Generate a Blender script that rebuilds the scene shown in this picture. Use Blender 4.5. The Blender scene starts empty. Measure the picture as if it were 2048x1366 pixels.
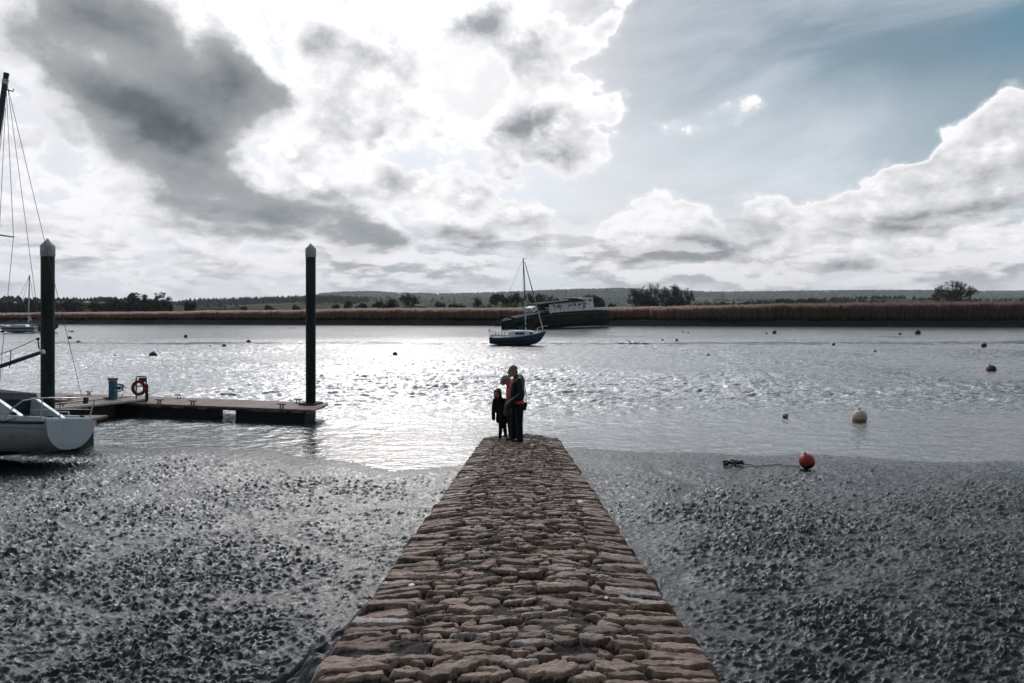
import bpy, bmesh, math, random
import numpy as np
from mathutils import Vector, Matrix, Euler

scene = bpy.context.scene
col = scene.collection
R = math.radians
random.seed(7)
rng = np.random.default_rng(7)

# ------------------------------------------------------------------ camera
CAM_Z = 3.35                # eye height above the water (water surface is z = 0)
F_PX, HX, HY = 1365.0, 1024.0, 618.0
cam_d = bpy.data.cameras.new('camera')
cam_d.sensor_width = 36.0
cam_d.lens = 36.0 * F_PX / 2048.0
cam_d.shift_y = -(683.0 - HY) / 2048.0
cam_d.clip_start = 0.1
cam_d.clip_end = 20000.0
cam = bpy.data.objects.new('camera', cam_d)
cam.location = (0, 0, CAM_Z)
cam.rotation_euler = (R(90), 0, 0)
col.objects.link(cam)
scene.camera = cam


def at(px, py, Y):
    """photo pixel -> world point on the plane at depth Y"""
    return Vector(((px - HX) / F_PX * Y, Y, CAM_Z + (HY - py) / F_PX * Y))


def depth_of(py, z=0.0):
    return (CAM_Z - z) * F_PX / (py - HY)


# ------------------------------------------------------------------ exposure
scene.view_settings.view_transform = 'Standard'
scene.view_settings.look = 'None'
scene.view_settings.exposure = 0.15
scene.view_settings.gamma = 1.0


# ------------------------------------------------------------------ node helper
class S:
    """a socket or number with arithmetic, building shader Math nodes"""
    def __init__(self, t, s):
        self.t, self.s = t, s

    def _m(self, op, *args, clamp=False):
        n = self.t.nodes.new('ShaderNodeMath')
        n.operation = op
        n.use_clamp = clamp
        for i, a in enumerate(args):
            link(self.t, a, n.inputs[i])
        return S(self.t, n.outputs[0])

    def __add__(self, o): return self._m('ADD', self, o)
    def __radd__(self, o): return self._m('ADD', o, self)
    def __sub__(self, o): return self._m('SUBTRACT', self, o)
    def __rsub__(self, o): return self._m('SUBTRACT', o, self)
    def __mul__(self, o): return self._m('MULTIPLY', self, o)
    def __rmul__(self, o): return self._m('MULTIPLY', o, self)
    def __truediv__(self, o): return self._m('DIVIDE', self, o)
    def clamp(self): return self._m('ADD', self, 0.0, clamp=True)
    def pow(self, e): return self._m('POWER', self, e)
    def max(self, o): return self._m('MAXIMUM', self, o)
    def min(self, o): return self._m('MINIMUM', self, o)

    def ss(self, a, b, lo=0.0, hi=1.0, kind='SMOOTHSTEP'):
        n = self.t.nodes.new('ShaderNodeMapRange')
        n.interpolation_type = kind
        link(self.t, self, n.inputs[0])
        for i, v in enumerate((a, b, lo, hi)):
            link(self.t, v, n.inputs[1 + i])
        return S(self.t, n.outputs[0])


def link(t, a, sock):
    if isinstance(a, S):
        t.links.new(a.s, sock)
    elif isinstance(a, bpy.types.NodeSocket):
        t.links.new(a, sock)
    elif isinstance(a, (tuple, list)) and len(a) == 3 and sock.type == 'RGBA':
        sock.default_value = (*a, 1)
    else:
        sock.default_value = a


def nd(t, kind, ins=None, **props):
    n = t.nodes.new(kind)
    for k, v in props.items():
        setattr(n, k, v)
    for k, v in (ins or {}).items():
        link(t, v, n.inputs[k])
    return n


def mixc(t, fac, a, b, mode='MIX'):
    n = nd(t, 'ShaderNodeMix', data_type='RGBA', blend_type=mode)
    link(t, fac, n.inputs[0])
    link(t, a, n.inputs[6])
    link(t, b, n.inputs[7])
    return n.outputs[2]


def noise(t, vec, scale, detail=4.0, rough=0.5, lac=2.0, out=0, ntype='FBM', dims='3D', dist=0.0):
    n = nd(t, 'ShaderNodeTexNoise', noise_dimensions=dims)
    n.noise_type = ntype
    if vec is not None:
        link(t, vec, n.inputs['Vector'])
    n.inputs['Scale'].default_value = scale
    n.inputs['Detail'].default_value = detail
    n.inputs['Roughness'].default_value = rough
    n.inputs['Lacunarity'].default_value = lac
    n.inputs['Distortion'].default_value = dist
    return S(t, n.outputs[out])


def vmath(t, op, a, b=None, scale=None):
    n = nd(t, 'ShaderNodeVectorMath', operation=op)
    link(t, a, n.inputs[0])
    if b is not None:
        link(t, b, n.inputs[1])
    if scale is not None:
        link(t, scale, n.inputs['Scale'])
    return S(t, n.outputs['Value' if op in ('LENGTH', 'DOT_PRODUCT', 'DISTANCE') else 'Vector'])


# ------------------------------------------------------------------ sun
SUN_AZ, SUN_EL = R(-10.0), R(28.0)      # azimuth from +Y towards +X; behind the clouds ahead
sun_d = bpy.data.lights.new('sun', 'SUN')
sun_d.energy = 0.5
sun_d.angle = R(18.0)           # veiled by thin cloud
sun_d.color = (1.0, 0.93, 0.86)
sun = bpy.data.objects.new('sun', sun_d)
to_sun = Vector((math.sin(SUN_AZ) * math.cos(SUN_EL), math.cos(SUN_AZ) * math.cos(SUN_EL), math.sin(SUN_EL)))
sun.rotation_euler = to_sun.to_track_quat('Z', 'Y').to_euler()
sun.location = (0, 60, 60)
col.objects.link(sun)


# ------------------------------------------------------------------ sky
def build_world():
    w = bpy.data.worlds.new('World')
    scene.world = w
    w.use_nodes = True
    t = w.node_tree
    t.nodes.clear()
    K = 0.1                                     # background strength
    d = nd(t, 'ShaderNodeTexCoord').outputs['Generated']
    sx = nd(t, 'ShaderNodeSeparateXYZ', {0: d})
    x, y, z = (S(t, sx.outputs[i]) for i in range(3))
    h = (x * x + y * y).pow(0.5).max(0.001)
    az = x._m('ARCTAN2', x, y)
    te = (z / h).max(-0.05).min(1.6)
    P = S(t, nd(t, 'ShaderNodeCombineXYZ', {0: az, 1: te, 2: 0.0}).outputs[0])

    def pc(px, py):
        u, v = (px - HX) / F_PX, (HY - py) / F_PX
        return math.atan(u), v / math.sqrt(1 + u * u)

    # direction with the vertical stretched: clouds flatten towards the horizon
    te_s = (te + 0.03).max(0.0).pow(0.7)
    Q = S(t, nd(t, 'ShaderNodeCombineXYZ', {0: az * 1.0, 1: te_s * 1.25, 2: 0.37}).outputs[0])
    warp = noise(t, Q, 3.2, 7, 0.58, out=1)
    wv = vmath(t, 'SUBTRACT', warp, (0.5, 0.5, 0.5))
    Pw = vmath(t, 'MULTIPLY_ADD', wv, (0.30, 0.17, 0.0))
    t.links.new(P.s, Pw.s.node.inputs[2])
    Pw2 = vmath(t, 'MULTIPLY_ADD', wv, (0.13, 0.10, 0.0))
    t.links.new(P.s, Pw2.s.node.inputs[2])

    def blob(vec, px, py, rx, ry, rot=0.0, gain=1.0, inner=0.0):
        cx, cy = pc(px, py)
        k = math.cos(cx)
        m = nd(t, 'ShaderNodeMapping', {0: vec}, vector_type='TEXTURE')
        m.inputs['Location'].default_value = (cx, cy, 0)
        m.inputs['Rotation'].default_value = (0, 0, R(rot))
        m.inputs['Scale'].default_value = (rx / F_PX * k * k, ry / F_PX * k, 1)
        return vmath(t, 'LENGTH', m.outputs[0]).ss(inner, 1.0, gain, 0.0)

    def blobs(vec, lst):
        acc = None
        for b in lst:
            v = blob(vec, *b)
            acc = v if acc is None else acc + v
        return acc

    # --- noises
    n_big = noise(t, Q, 5.0, 9, 0.55)
    n_bil = noise(t, Q, 9.0, 8, 0.60)
    Qs = vmath(t, 'ADD', Q, (-0.012, 0.030, 0.0))
    n_bil2 = noise(t, Qs, 9.0, 5, 0.60)
    relief = (n_bil - n_bil2)                   # lit side of the billows
    vor = nd(t, 'ShaderNodeTexVoronoi', {'Vector': vmath(t, 'MULTIPLY_ADD', wv, (0.05, 0.05, 0.0)), 'Scale': 17.0, 'Detail': 3.0, 'Roughness': 0.5, 'Smoothness': 0.6}, feature='SMOOTH_F1')
    t.links.new(Q.s, vor.inputs['Vector'].links[0].from_node.inputs[2])
    puff = S(t, vor.outputs['Distance'])        # 0 at the heart of a puff
    Qc = S(t, nd(t, 'ShaderNodeCombineXYZ', {0: az * 1.0 + te * 0.6, 1: te * 2.6 - az * 0.5, 2: 1.7}).outputs[0])
    n_cir = noise(t, Qc, 2.6, 7, 0.6, dist=0.6)
    Ql = S(t, nd(t, 'ShaderNodeCombineXYZ', {0: az * 1.0, 1: te * 3.4, 2: 5.1}).outputs[0])
    n_low = noise(t, Ql, 9.5, 8, 0.58)
    Ql2 = vmath(t, 'ADD', Ql, (0.0, 0.045, 0.0))
    n_low2 = noise(t, Ql2, 9.5, 6, 0.58)

    # --- blue sky
    sky = nd(t, 'ShaderNodeTexSky', sky_type='NISHITA', sun_disc=False)
    sky.sun_elevation = SUN_EL
    sky.sun_rotation = SUN_AZ
    sky.air_density = 1.0
    sky.dust_density = 1.0
    sky.ozone_density = 1.0
    hsv = nd(t, 'ShaderNodeHueSaturation', {'Color': sky.outputs[0], 'Saturation': 1.1, 'Value': 0.53})
    hsv.inputs['Hue'].default_value = 0.475
    blue = hsv.outputs[0]

    def C(r, g, b):                              # sRGB display colour -> radiance before strength K
        f = lambda c: ((c / 255 + 0.055) / 1.055) ** 2.4 if c > 10 else c / 255 / 12.92
        return tuple(f(c) / K for c in (r, g, b))

    # veil of thin cloud, thicker towards the sun and the horizon
    veil = (n_cir.ss(0.34, 0.70) * 0.46 + te.ss(0.34, 0.06) * 0.50 + te.ss(0.10, 0.0) * 0.5 + te.ss(0.46, 0.62) * te.ss(1.6, 0.9) * y.ss(0.1, 0.5) * 0.8
            + blobs(P, [(520, 300, 950, 900, 0, 0.9, 0.2), (1650, 300, 420, 90, 22, 0.22)])).clamp()
    base = mixc(t, veil, blue, C(224, 228, 235))
    deep = blobs(Pw2, [(2040, 60, 170, 120, 20, 0.85)])
    base = mixc(t, deep * 0.5, base, C(92, 140, 162))
    # --- cumulus cover
    cov = blobs(Pw2, [
        (330, 150, 800, 560, 0, 1.15, 0.55), (900, 190, 420, 380, 0, 0.8, 0.3), (1100, 30, 280, 120, 0, 0.85, 0.4),
        (1150, 215, 190, 200, 0, 0.85, 0.35), (1080, 320, 230, 90, 0, 0.45), (720, 500, 560, 70, 0, 0.45), (200, 560, 420, 60, 0, 0.4),
        (1310, 455, 175, 130, 5, 1.1, 0.45), (1475, 450, 150, 115, 0, 1.1, 0.45), (1320, 410, 60, 50, 0, 0.35), (1000, 465, 210, 140, 0, 1.0, 0.35), (1240, 470, 110, 70, 0, 0.4), (1620, 440, 140, 80, 0, 0.8, 0.25), (820, 400, 110, 80, 0, 0.5, 0.2),
        (1440, 232, 125, 92, 0, 1.15, 0.15), (1685, 325, 95, 50, 0, 0.75, 0.1), (1330, 245, 90, 50, 0, 0.5), (1560, 385, 90, 45, 0, 0.5),
        (1930, 345, 330, 120, 32, 0.90, 0.4), (1850, 395, 380, 120, 10, 0.95, 0.4), (2040, 275, 170, 130, 20, 0.95, 0.4), (1945, 235, 80, 60, 0, 0.45), (1860, 290, 70, 50, 0, 0.4), (1770, 345, 80, 45, 0, 0.4), (2030, 185, 60, 60, 0, 0.4), (1730, 395, 190, 100, 20, 0.8, 0.3), (1740, 500, 360, 70, 0, 0.6, 0.3),
        (1700, 510, 330, 55, 0, 0.7, 0.3), (2040, 470, 120, 70, 0, 0.7, 0.2), (1980, 560, 200, 35, 0, 0.4)])
    back = (y.ss(0.25, -0.15) + te.ss(0.62, 1.1)).clamp() * n_big.ss(0.40, 0.60) * 1.1
    cov = cov + back
    dark_b = blobs(Pw, [
        (330, 130, 330, 230, 0, 0.50, 0.45), (460, 120, 170, 130, -20, 0.42, 0.1), (260, 235, 230, 160, 15, 0.22, 0.2), (370, 270, 270, 110, -24, 0.55, 0.1),
        (480, 330, 130, 60, -10, 0.25), (470, 400, 250, 85, -5, 0.46, 0.3), (450, 410, 130, 30, 0, 0.25), (655, 470, 170, 80, -6, 0.40, 0.3), (470, 482, 260, 30, -2, 0.35),
        (440, 540, 150, 34, 0, 0.40), (610, 535, 150, 30, 0, 0.3), (760, 470, 70, 60, 0, 0.3), (190, 40, 170, 100, 0, 0.25), (560, 170, 70, 80, 0, 0.2)])
    fld = cov + (n_bil - 0.5) * 2.0 - (puff - 0.28) * 1.0
    mask = fld.ss(0.30, 0.46).max(fld.ss(0.05, 0.55) * 0.5).max(dark_b.ss(0.03, 0.22))
    # --- light and grey inside the cumulus
    thick = fld.ss(0.35, 1.0)
    lit = (0.62 + relief * 6.0 - (puff - 0.25) * 1.6).clamp()
    grey_b = blobs(Pw2, [
        (1900, 430, 200, 34, 2, 1.0), (2030, 400, 130, 45, 10, 0.75), (1760, 445, 150, 34, 0, 0.95), (1430, 487, 190, 44, 0, 1.0), (1280, 505, 140, 34, 0, 0.75),
        (1500, 440, 90, 55, 0, 0.6), (1720, 525, 260, 28, 0, 0.85), (1062, 240, 75, 80, 0, 0.85), (950, 35, 120, 80, 20, 0.95), (800, 380, 70, 50, 20, 0.8),
        (905, 485, 130, 40, 0, 1.0), (1010, 512, 150, 30, 0, 0.75), (690, 402, 80, 34, 0, 0.7), (1050, 450, 90, 50, 0, 0.6), (650, 60, 70, 70, 0, 0.45), (60, 70, 110, 90, 0, 0.55), (90, 240, 80, 90, 0, 0.4)])
    dmod = dark_b.ss(0.0, 0.5)
    dk = dark_b + ((n_big - 0.5) * 1.7 + (n_bil - 0.5) * 1.0 - relief * 0.9) * dmod
    gr = (grey_b * (0.80 + (n_bil - 0.5) * 2.0) - relief * 2.4 * thick + (1.0 - lit) * thick * 0.30 + (n_big - 0.48).max(0.0) * 1.0 * te.ss(0.1, 0.2) + back.clamp() * 0.3).clamp()
    white = mixc(t, gr, C(249, 248, 250), C(138, 141, 146))
    white = mixc(t, dk.ss(0.05, 0.45), white, C(158, 161, 164))
    white = mixc(t, dk.ss(0.35, 1.15), white, mixc(t, (n_bil * 0.6 + n_big * 0.4).ss(0.38, 0.62), C(70, 79, 84), C(112, 119, 123)))
    out = mixc(t, mask, base, white)
    # --- low banks of small cumulus above the horizon
    lowz = te.ss(0.0, 0.02) * te.ss(0.15, 0.06)
    lcov = (n_low.ss(0.40, 0.54) * lowz).clamp()
    lshade = (0.5 - (n_low - n_low2) * 3.6).ss(0.25, 0.85)
    low_c = mixc(t, lshade, C(248, 245, 247), C(150, 152, 158))
    out = mixc(t, lcov * 0.75, out, low_c)
    # warm pale band at the horizon
    out = mixc(t, te.ss(0.05, 0.0) * 0.45, out, C(234, 227, 230))
    # the sun burns through the thin cloud: brighter round it
    gl2 = 1.0 + (blob(P, 800, -170, 480, 330, 0, 1.0) * 1.2 + blob(P, 820, 120, 560, 460, 0, 0.14)) * dk.ss(0.5, 0.1) * (mask * 0.45 + 0.55)
    # glow added to the unseen sky above the frame, to brighten the water
    gl2 = gl2 + te.ss(0.45, 0.60) * te.ss(1.25, 0.68) * blob(P, 440, -300, 2350, 1900, 0, 1.0, 0.25) * 6.0
    # the unseen sky behind the camera is dimmed to darken surfaces facing it
    gl2 = gl2 * y.ss(-0.65, 0.10, 0.42, 1.0)
    outv = vmath(t, 'SCALE', out, scale=gl2)
    bg = nd(t, 'ShaderNodeBackground', {'Color': outv, 'Strength': K})
    wo = nd(t, 'ShaderNodeOutputWorld', {0: bg.outputs[0]})
    w.cycles.sampling_method = 'MANUAL'
    w.cycles.sample_map_resolution = 512


build_world()


# ------------------------------------------------------------------ helpers
def tag(o, label=None, cat=None, group=None, kind=None):
    for k, v in (('label', label), ('category', cat), ('group', group), ('kind', kind)):
        if v:
            o[k] = v
    return o


def empty(name, loc=(0, 0, 0), rot=(0, 0, 0), label=None, cat=None, group=None):
    o = bpy.data.objects.new(name, None)
    o.empty_display_size = 0.2
    o.location = loc
    o.rotation_euler = rot
    col.objects.link(o)
    return tag(o, label, cat, group)


def obj(name, me, m=None, parent=None):
    o = bpy.data.objects.new(name, me)
    col.objects.link(o)
    if m is not None:
        me.materials.clear()
        me.materials.append(m)
    if parent is not None:
        o.parent = parent
    return o


def copy_tree(o, parent=None):
    c = o.copy()
    col.objects.link(c)
    if parent is not None:
        c.parent = parent
    for ch in list(o.children):
        copy_tree(ch, c)
    return c


def frame_from(d, up=Vector((0, 0, 1))):
    d = d.normalized()
    if abs(d.dot(up)) > 0.97:
        up = Vector((0, 1, 0))
    a = d.cross(up).normalized()
    return a, a.cross(d).normalized()


class MB:
    """collects shapes, then links them as ONE mesh object"""
    def __init__(self):
        self.v, self.f, self.sm = [], [], []

    def add(self, vs, fs, smooth=False):
        b = len(self.v)
        self.v += [tuple(p) for p in vs]
        self.f += [tuple(i + b for i in f) for f in fs]
        self.sm += [smooth] * len(fs)
        return self

    def box(self, c, s, M=None, bev=0.0):
        x, y, z = (k / 2 for k in s)
        if bev > 0:
            b = min(bev, x * 0.9, y * 0.9, z * 0.9)
            bm = bmesh.new()
            bmesh.ops.create_cube(bm, size=1.0)
            for p in bm.verts:
                p.co = Vector((p.co.x * s[0], p.co.y * s[1], p.co.z * s[2]))
            bmesh.ops.bevel(bm, geom=bm.edges[:], offset=b, segments=2, affect='EDGES', profile=0.7)
            vs = [p.co.copy() for p in bm.verts]
            bm.verts.index_update()
            fs = [[p.index for p in f.verts] for f in bm.faces]
            bm.free()
        else:
            vs = [Vector((i * x, j * y, k * z)) for i in (-1, 1) for j in (-1, 1) for k in (-1, 1)]
            fs = [(0, 1, 3, 2), (4, 6, 7, 5), (0, 4, 5, 1), (2, 3, 7, 6), (0, 2, 6, 4), (1, 5, 7, 3)]
        if M is not None:
            vs = [M @ p for p in vs]
        c = Vector(c)
        return self.add([p + c for p in vs], fs)

    def tube(self, pts, r, n=8, cap=True, smooth=True):
        pts = [Vector(p) for p in pts]
        rs = r if isinstance(r, (list, tuple)) else [r] * len(pts)
        vs, fs = [], []
        for i, p in enumerate(pts):
            d = (pts[min(i + 1, len(pts) - 1)] - pts[max(i - 1, 0)])
            a, b = frame_from(d)
            for k in range(n):
                t = 2 * math.pi * k / n
                vs.append(p + (a * math.cos(t) + b * math.sin(t)) * rs[i])
        for i in range(len(pts) - 1):
            for k in range(n):
                k2 = (k + 1) % n
                fs.append((i * n + k, i * n + k2, (i + 1) * n + k2, (i + 1) * n + k))
        self.add(vs, fs, smooth)
        if cap:
            self.add(vs[:n], [tuple(range(n))[::-1]])
            self.add(vs[-n:], [tuple(range(n))])
        return self

    def lathe(self, prof, c=(0, 0, 0), n=24, M=None, smooth=True):
        vs, fs = [], []
        for r, z in prof:
            for k in range(n):
                t = 2 * math.pi * k / n
                vs.append(Vector((r * math.cos(t), r * math.sin(t), z)))
        for i in range(len(prof) - 1):
            for k in range(n):
                k2 = (k + 1) % n
                fs.append((i * n + k, i * n + k2, (i + 1) * n + k2, (i + 1) * n + k))
        if M is not None:
            vs = [M @ p for p in vs]
        c = Vector(c)
        return self.add([p + c for p in vs], fs, smooth)

    def loft(self, rings, closed=False, smooth=True, caps=False):
        n = len(rings[0])
        vs = [Vector(p) for r in rings for p in r]
        fs = []
        for i in range(len(rings) - 1):
            for k in range(n if closed else n - 1):
                k2 = (k + 1) % n
                fs.append((i * n + k, i * n + k2, (i + 1) * n + k2, (i + 1) * n + k))
        self.add(vs, fs, smooth)
        if caps:
            self.add(rings[0], [tuple(range(n))[::-1]])
            self.add(rings[-1], [tuple(range(n))])
        return self

    def prism(self, poly, d):
        """poly: list of points; extruded by vector d"""
        n = len(poly)
        a = [Vector(p) for p in poly]
        b = [p + Vector(d) for p in a]
        fs = [tuple(range(n))[::-1], tuple(range(n, 2 * n))]
        fs += [(i, (i + 1) % n, n + (i + 1) % n, n + i) for i in range(n)]
        return self.add(a + b, fs)

    def ball(self, c, r, n=16, m=10, M=None):
        prof = [(max(1e-4, math.sin(math.pi * i / m)), -math.cos(math.pi * i / m)) for i in range(m + 1)]
        sc = Matrix.Diagonal(Vector(r if isinstance(r, (tuple, list)) else (r, r, r)))
        M2 = (M @ sc) if M is not None else sc
        return self.lathe(prof, c, n, M2)

    def build(self, name, m=None, parent=None, fix=True):
        me = bpy.data.meshes.new(name)
        me.from_pydata(self.v, [], self.f)
        me.polygons.foreach_set('use_smooth', self.sm)
        if fix:
            bm = bmesh.new()
            bm.from_mesh(me)
            bmesh.ops.recalc_face_normals(bm, faces=bm.faces[:])
            bm.to_mesh(me)
            bm.free()
        me.update()
        return obj(name, me, m, parent)


def np_mesh(name, V, F, smooth=True):
    """fast mesh from numpy arrays; F is (n, 3) or (n, 4)"""
    me = bpy.data.meshes.new(name)
    k = F.shape[1]
    me.vertices.add(len(V))
    me.vertices.foreach_set('co', np.ascontiguousarray(V, dtype=np.float32).ravel())
    me.loops.add(F.size)
    me.loops.foreach_set('vertex_index', np.ascontiguousarray(F, dtype=np.int32).ravel())
    me.polygons.add(len(F))
    me.polygons.foreach_set('loop_start', np.arange(0, F.size, k, dtype=np.int32))
    me.polygons.foreach_set('loop_total', np.full(len(F), k, dtype=np.int32))
    me.polygons.foreach_set('use_smooth', np.full(len(F), smooth))
    me.update()
    me.validate()
    return me


def grid_mesh(name, X, Y, Z, keep=None, smooth=True):
    ny, nx = X.shape
    V = np.stack([X.ravel(), Y.ravel(), Z.ravel()], 1)
    i = np.arange(ny * nx).reshape(ny, nx)
    F = np.stack([i[:-1, :-1].ravel(), i[:-1, 1:].ravel(), i[1:, 1:].ravel(), i[1:, :-1].ravel()], 1)
    if keep is not None:
        k = keep.ravel()
        F = F[k[F].all(1)]
        used = np.unique(F)
        mp = np.full(len(V), -1)
        mp[used] = np.arange(len(used))
        V, F = V[used], mp[F]
        me = np_mesh(name, V, F, smooth)
        me['kept'] = 1
        return me, used
    return np_mesh(name, V, F, smooth), None


def vattr(me, name, vals):
    a = me.attributes.new(name, 'FLOAT', 'POINT')
    a.data.foreach_set('value', np.ascontiguousarray(vals, dtype=np.float32))


# ---- numpy gradient noise
_perm = {}


def perlin(x, y, seed=0):
    if seed not in _perm:
        g = np.random.default_rng(seed + 1000)
        p = g.permutation(4096)
        a = g.random(4096) * 2 * np.pi
        _perm[seed] = (p, np.cos(a), np.sin(a))
    p, gx, gy = _perm[seed]
    xi, yi = np.floor(x).astype(np.int64), np.floor(y).astype(np.int64)
    xf, yf = x - xi, y - yi
    u, v = xf ** 3 * (xf * (xf * 6 - 15) + 10), yf ** 3 * (yf * (yf * 6 - 15) + 10)

    def gr(dx, dy):
        h = p[(p[(xi + dx) & 4095] + yi + dy) & 4095]
        return gx[h] * (xf - dx) + gy[h] * (yf - dy)
    a = gr(0, 0) * (1 - u) + gr(1, 0) * u
    b = gr(0, 1) * (1 - u) + gr(1, 1) * u
    return (a * (1 - v) + b * v) * 1.5


def fbm(x, y, octv=4, seed=0, gain=0.5):
    s, a = 0.0, 1.0
    for o in range(octv):
        s = s + a * perlin(x * 2 ** o, y * 2 ** o, seed + o)
        a *= gain
    return s


def sstep(a, b, x):
    t = np.clip((x - a) / (b - a), 0, 1)
    return t * t * (3 - 2 * t)


# ------------------------------------------------------------------ materials
MATS = {}


def mat(name, color=(0.5, 0.5, 0.5), rough=0.6, spec=0.5, metal=0.0, var=0.0, vscale=8.0, bump=0.0, bscale=30.0, coat=0.0, spots=None):
    """plain procedural paint: colour broken up by noise, roughness broken up too"""
    if name in MATS:
        return MATS[name]
    m = bpy.data.materials.new(name)
    m.use_nodes = True
    t = m.node_tree
    b = t.nodes['Principled BSDF']
    co = nd(t, 'ShaderNodeTexCoord').outputs['Object']
    c = color
    if var > 0:
        n = noise(t, co, vscale, 5, 0.6)
        c = mixc(t, n.ss(0.3, 0.7), tuple(k * (1 - var) for k in color), tuple(min(1, k * (1 + var)) for k in color))
    if spots is not None:
        sc, lo, hi, colr = spots
        n2 = noise(t, co, sc, 6, 0.65)
        c = mixc(t, n2.ss(lo, hi), c, colr)
    link(t, c, b.inputs['Base Color'])
    n3 = noise(t, co, vscale * 2.3, 4, 0.6)
    link(t, n3.ss(0.3, 0.7, max(0.02, rough - 0.1), min(1, rough + 0.1)), b.inputs['Roughness'])
    b.inputs['Specular IOR Level'].default_value = spec
    b.inputs['Metallic'].default_value = metal
    if coat:
        b.inputs['Coat Weight'].default_value = coat
    if bump > 0:
        bp = nd(t, 'ShaderNodeBump', {'Height': noise(t, co, bscale, 5, 0.6), 'Strength': 1.0, 'Distance': bump})
        t.links.new(bp.outputs[0], b.inputs['Normal'])
    MATS[name] = m
    return m


# ------------------------------------------------------------------ water
def water_material():
    m = bpy.data.materials.new('river_water')
    m.use_nodes = True
    t = m.node_tree
    b = t.nodes['Principled BSDF']
    co = nd(t, 'ShaderNodeTexCoord').outputs['Object']
    b.inputs['Base Color'].default_value = (0.030, 0.040, 0.042, 1)
    b.inputs['IOR'].default_value = 2.2          # silty, wind-ruffled river: a strong mirror at these low angles
    wa = S(t, nd(t, 'ShaderNodeMapping', {0: co, 'Scale': (0.75, 1.5, 1.0), 'Rotation': (0, 0, R(8))}).outputs[0])
    n2 = noise(t, wa, 5.5, 3, 0.55, dist=0.3)
    n3 = noise(t, wa, 17.0, 2, 0.5)
    gust = noise(t, co, 0.06, 3, 0.5)
    y = S(t, nd(t, 'ShaderNodeSeparateXYZ', {0: co}).outputs[1])
    amp = gust.ss(0.35, 0.65, 0.6, 1.2) * y.ss(72.0, 84.0, 1.0, 0.35) * y.ss(15.0, 26.0, 0.5, 1.0)
    h = ((n2 - 0.5) + (n3 - 0.5) * 0.30) * amp
    link(t, y.ss(17.0, 30.0, 0.09, 0.21), b.inputs['Roughness'])     # ripples finer than the mesh, where the wind reaches
    bp = nd(t, 'ShaderNodeBump', {'Height': h, 'Strength': 1.0, 'Distance': 0.055})
    t.links.new(bp.outputs[0], b.inputs['Normal'])
    return m


def wave_height(x, y):
    """short steep chop with gusty patches; calm near the shore and over the far mud"""
    gust = sstep(-0.5, 0.6, perlin(x * 0.055, y * 0.045, 301) + 0.5 * perlin(x * 0.17, y * 0.13, 302))
    a = perlin(x * 0.42 + 0.15 * y, y * 0.62, 303)
    b = perlin(x * 0.95 - 0.2 * y, y * 1.5, 304)
    c = perlin(x * 2.3, y * 3.6, 305)
    d = perlin(x * 5.2 + 0.3 * y, y * 7.5, 306)
    crest = lambda v: 1 - 2 * np.abs(v) ** 0.9          # peaked crests, round troughs
    h = 0.050 * a + 0.066 * crest(b) + 0.040 * crest(c) + 0.010 * d
    amp = (0.45 + 0.85 * gust) * (0.16 + 0.84 * sstep(16.5, 27, y - 0.12 * np.abs(x))) * (1 - 0.80 * sstep(66, 84, y + 4 * perlin(x * 0.03, y * 0.05, 307)))
    return h * amp - 0.01


wa_, wb_ = np.linspace(-0.92, 0.92, 1000), 12.5 * (172.0 / 12.5) ** np.linspace(0, 1, 860)
WA, WY = np.meshgrid(wa_, wb_)
WX = WA * WY
WZ = wave_height(WX, WY)
WZ[0] = -0.02
# the sheet carries on flat to the sides and under the mud flats
me, _ = grid_mesh('water', WX, WY, WZ)
water = obj('water', me, water_material())
tag(water, kind='structure')
V = np.array([(-30, 1.0, -0.02), (30, 1.0, -0.02), (30, 12.5, -0.02), (-30, 12.5, -0.02),
              (-11.5, 12.5, -0.02), (-30, 12.5, -0.02), (-260, 172, -0.02), (-158.2, 172, -0.02),
              (11.5, 12.5, -0.02), (30, 12.5, -0.02), (260, 172, -0.02), (158.2, 172, -0.02)], float)
tag(obj('shallow_water', np_mesh('shallow_water', V, np.array([[0, 1, 2, 3], [4, 7, 6, 5], [8, 9, 10, 11]])), water.data.materials[0]), kind='structure')


# ------------------------------------------------------------------ causeway geometry (also shapes the mud beside it)
CW_Y0, CW_Y1 = 2.2, 17.1


def cw_axis(y):
    return 0.015 + (y - 3.06) / 14.0 * 0.205


def cw_z(y):
    return CAM_Z - 1.34 - (769.0 - HY) / F_PX * y


CW_HALF = 0.938


# ------------------------------------------------------------------ mud flats in the foreground
def shore(x):
    return np.interp(x, [-16, -12, -10.2, -8.2, -6.2, -4.4, -2.5, -1.3, 0, 1.26, 5, 11.3, 16],
                     [16.2, 16.4, 16.5, 16.5, 16.2, 15.2, 14.0, 14.6, 15.5, 16.3, 15.7, 15.0, 14.8])


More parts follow.
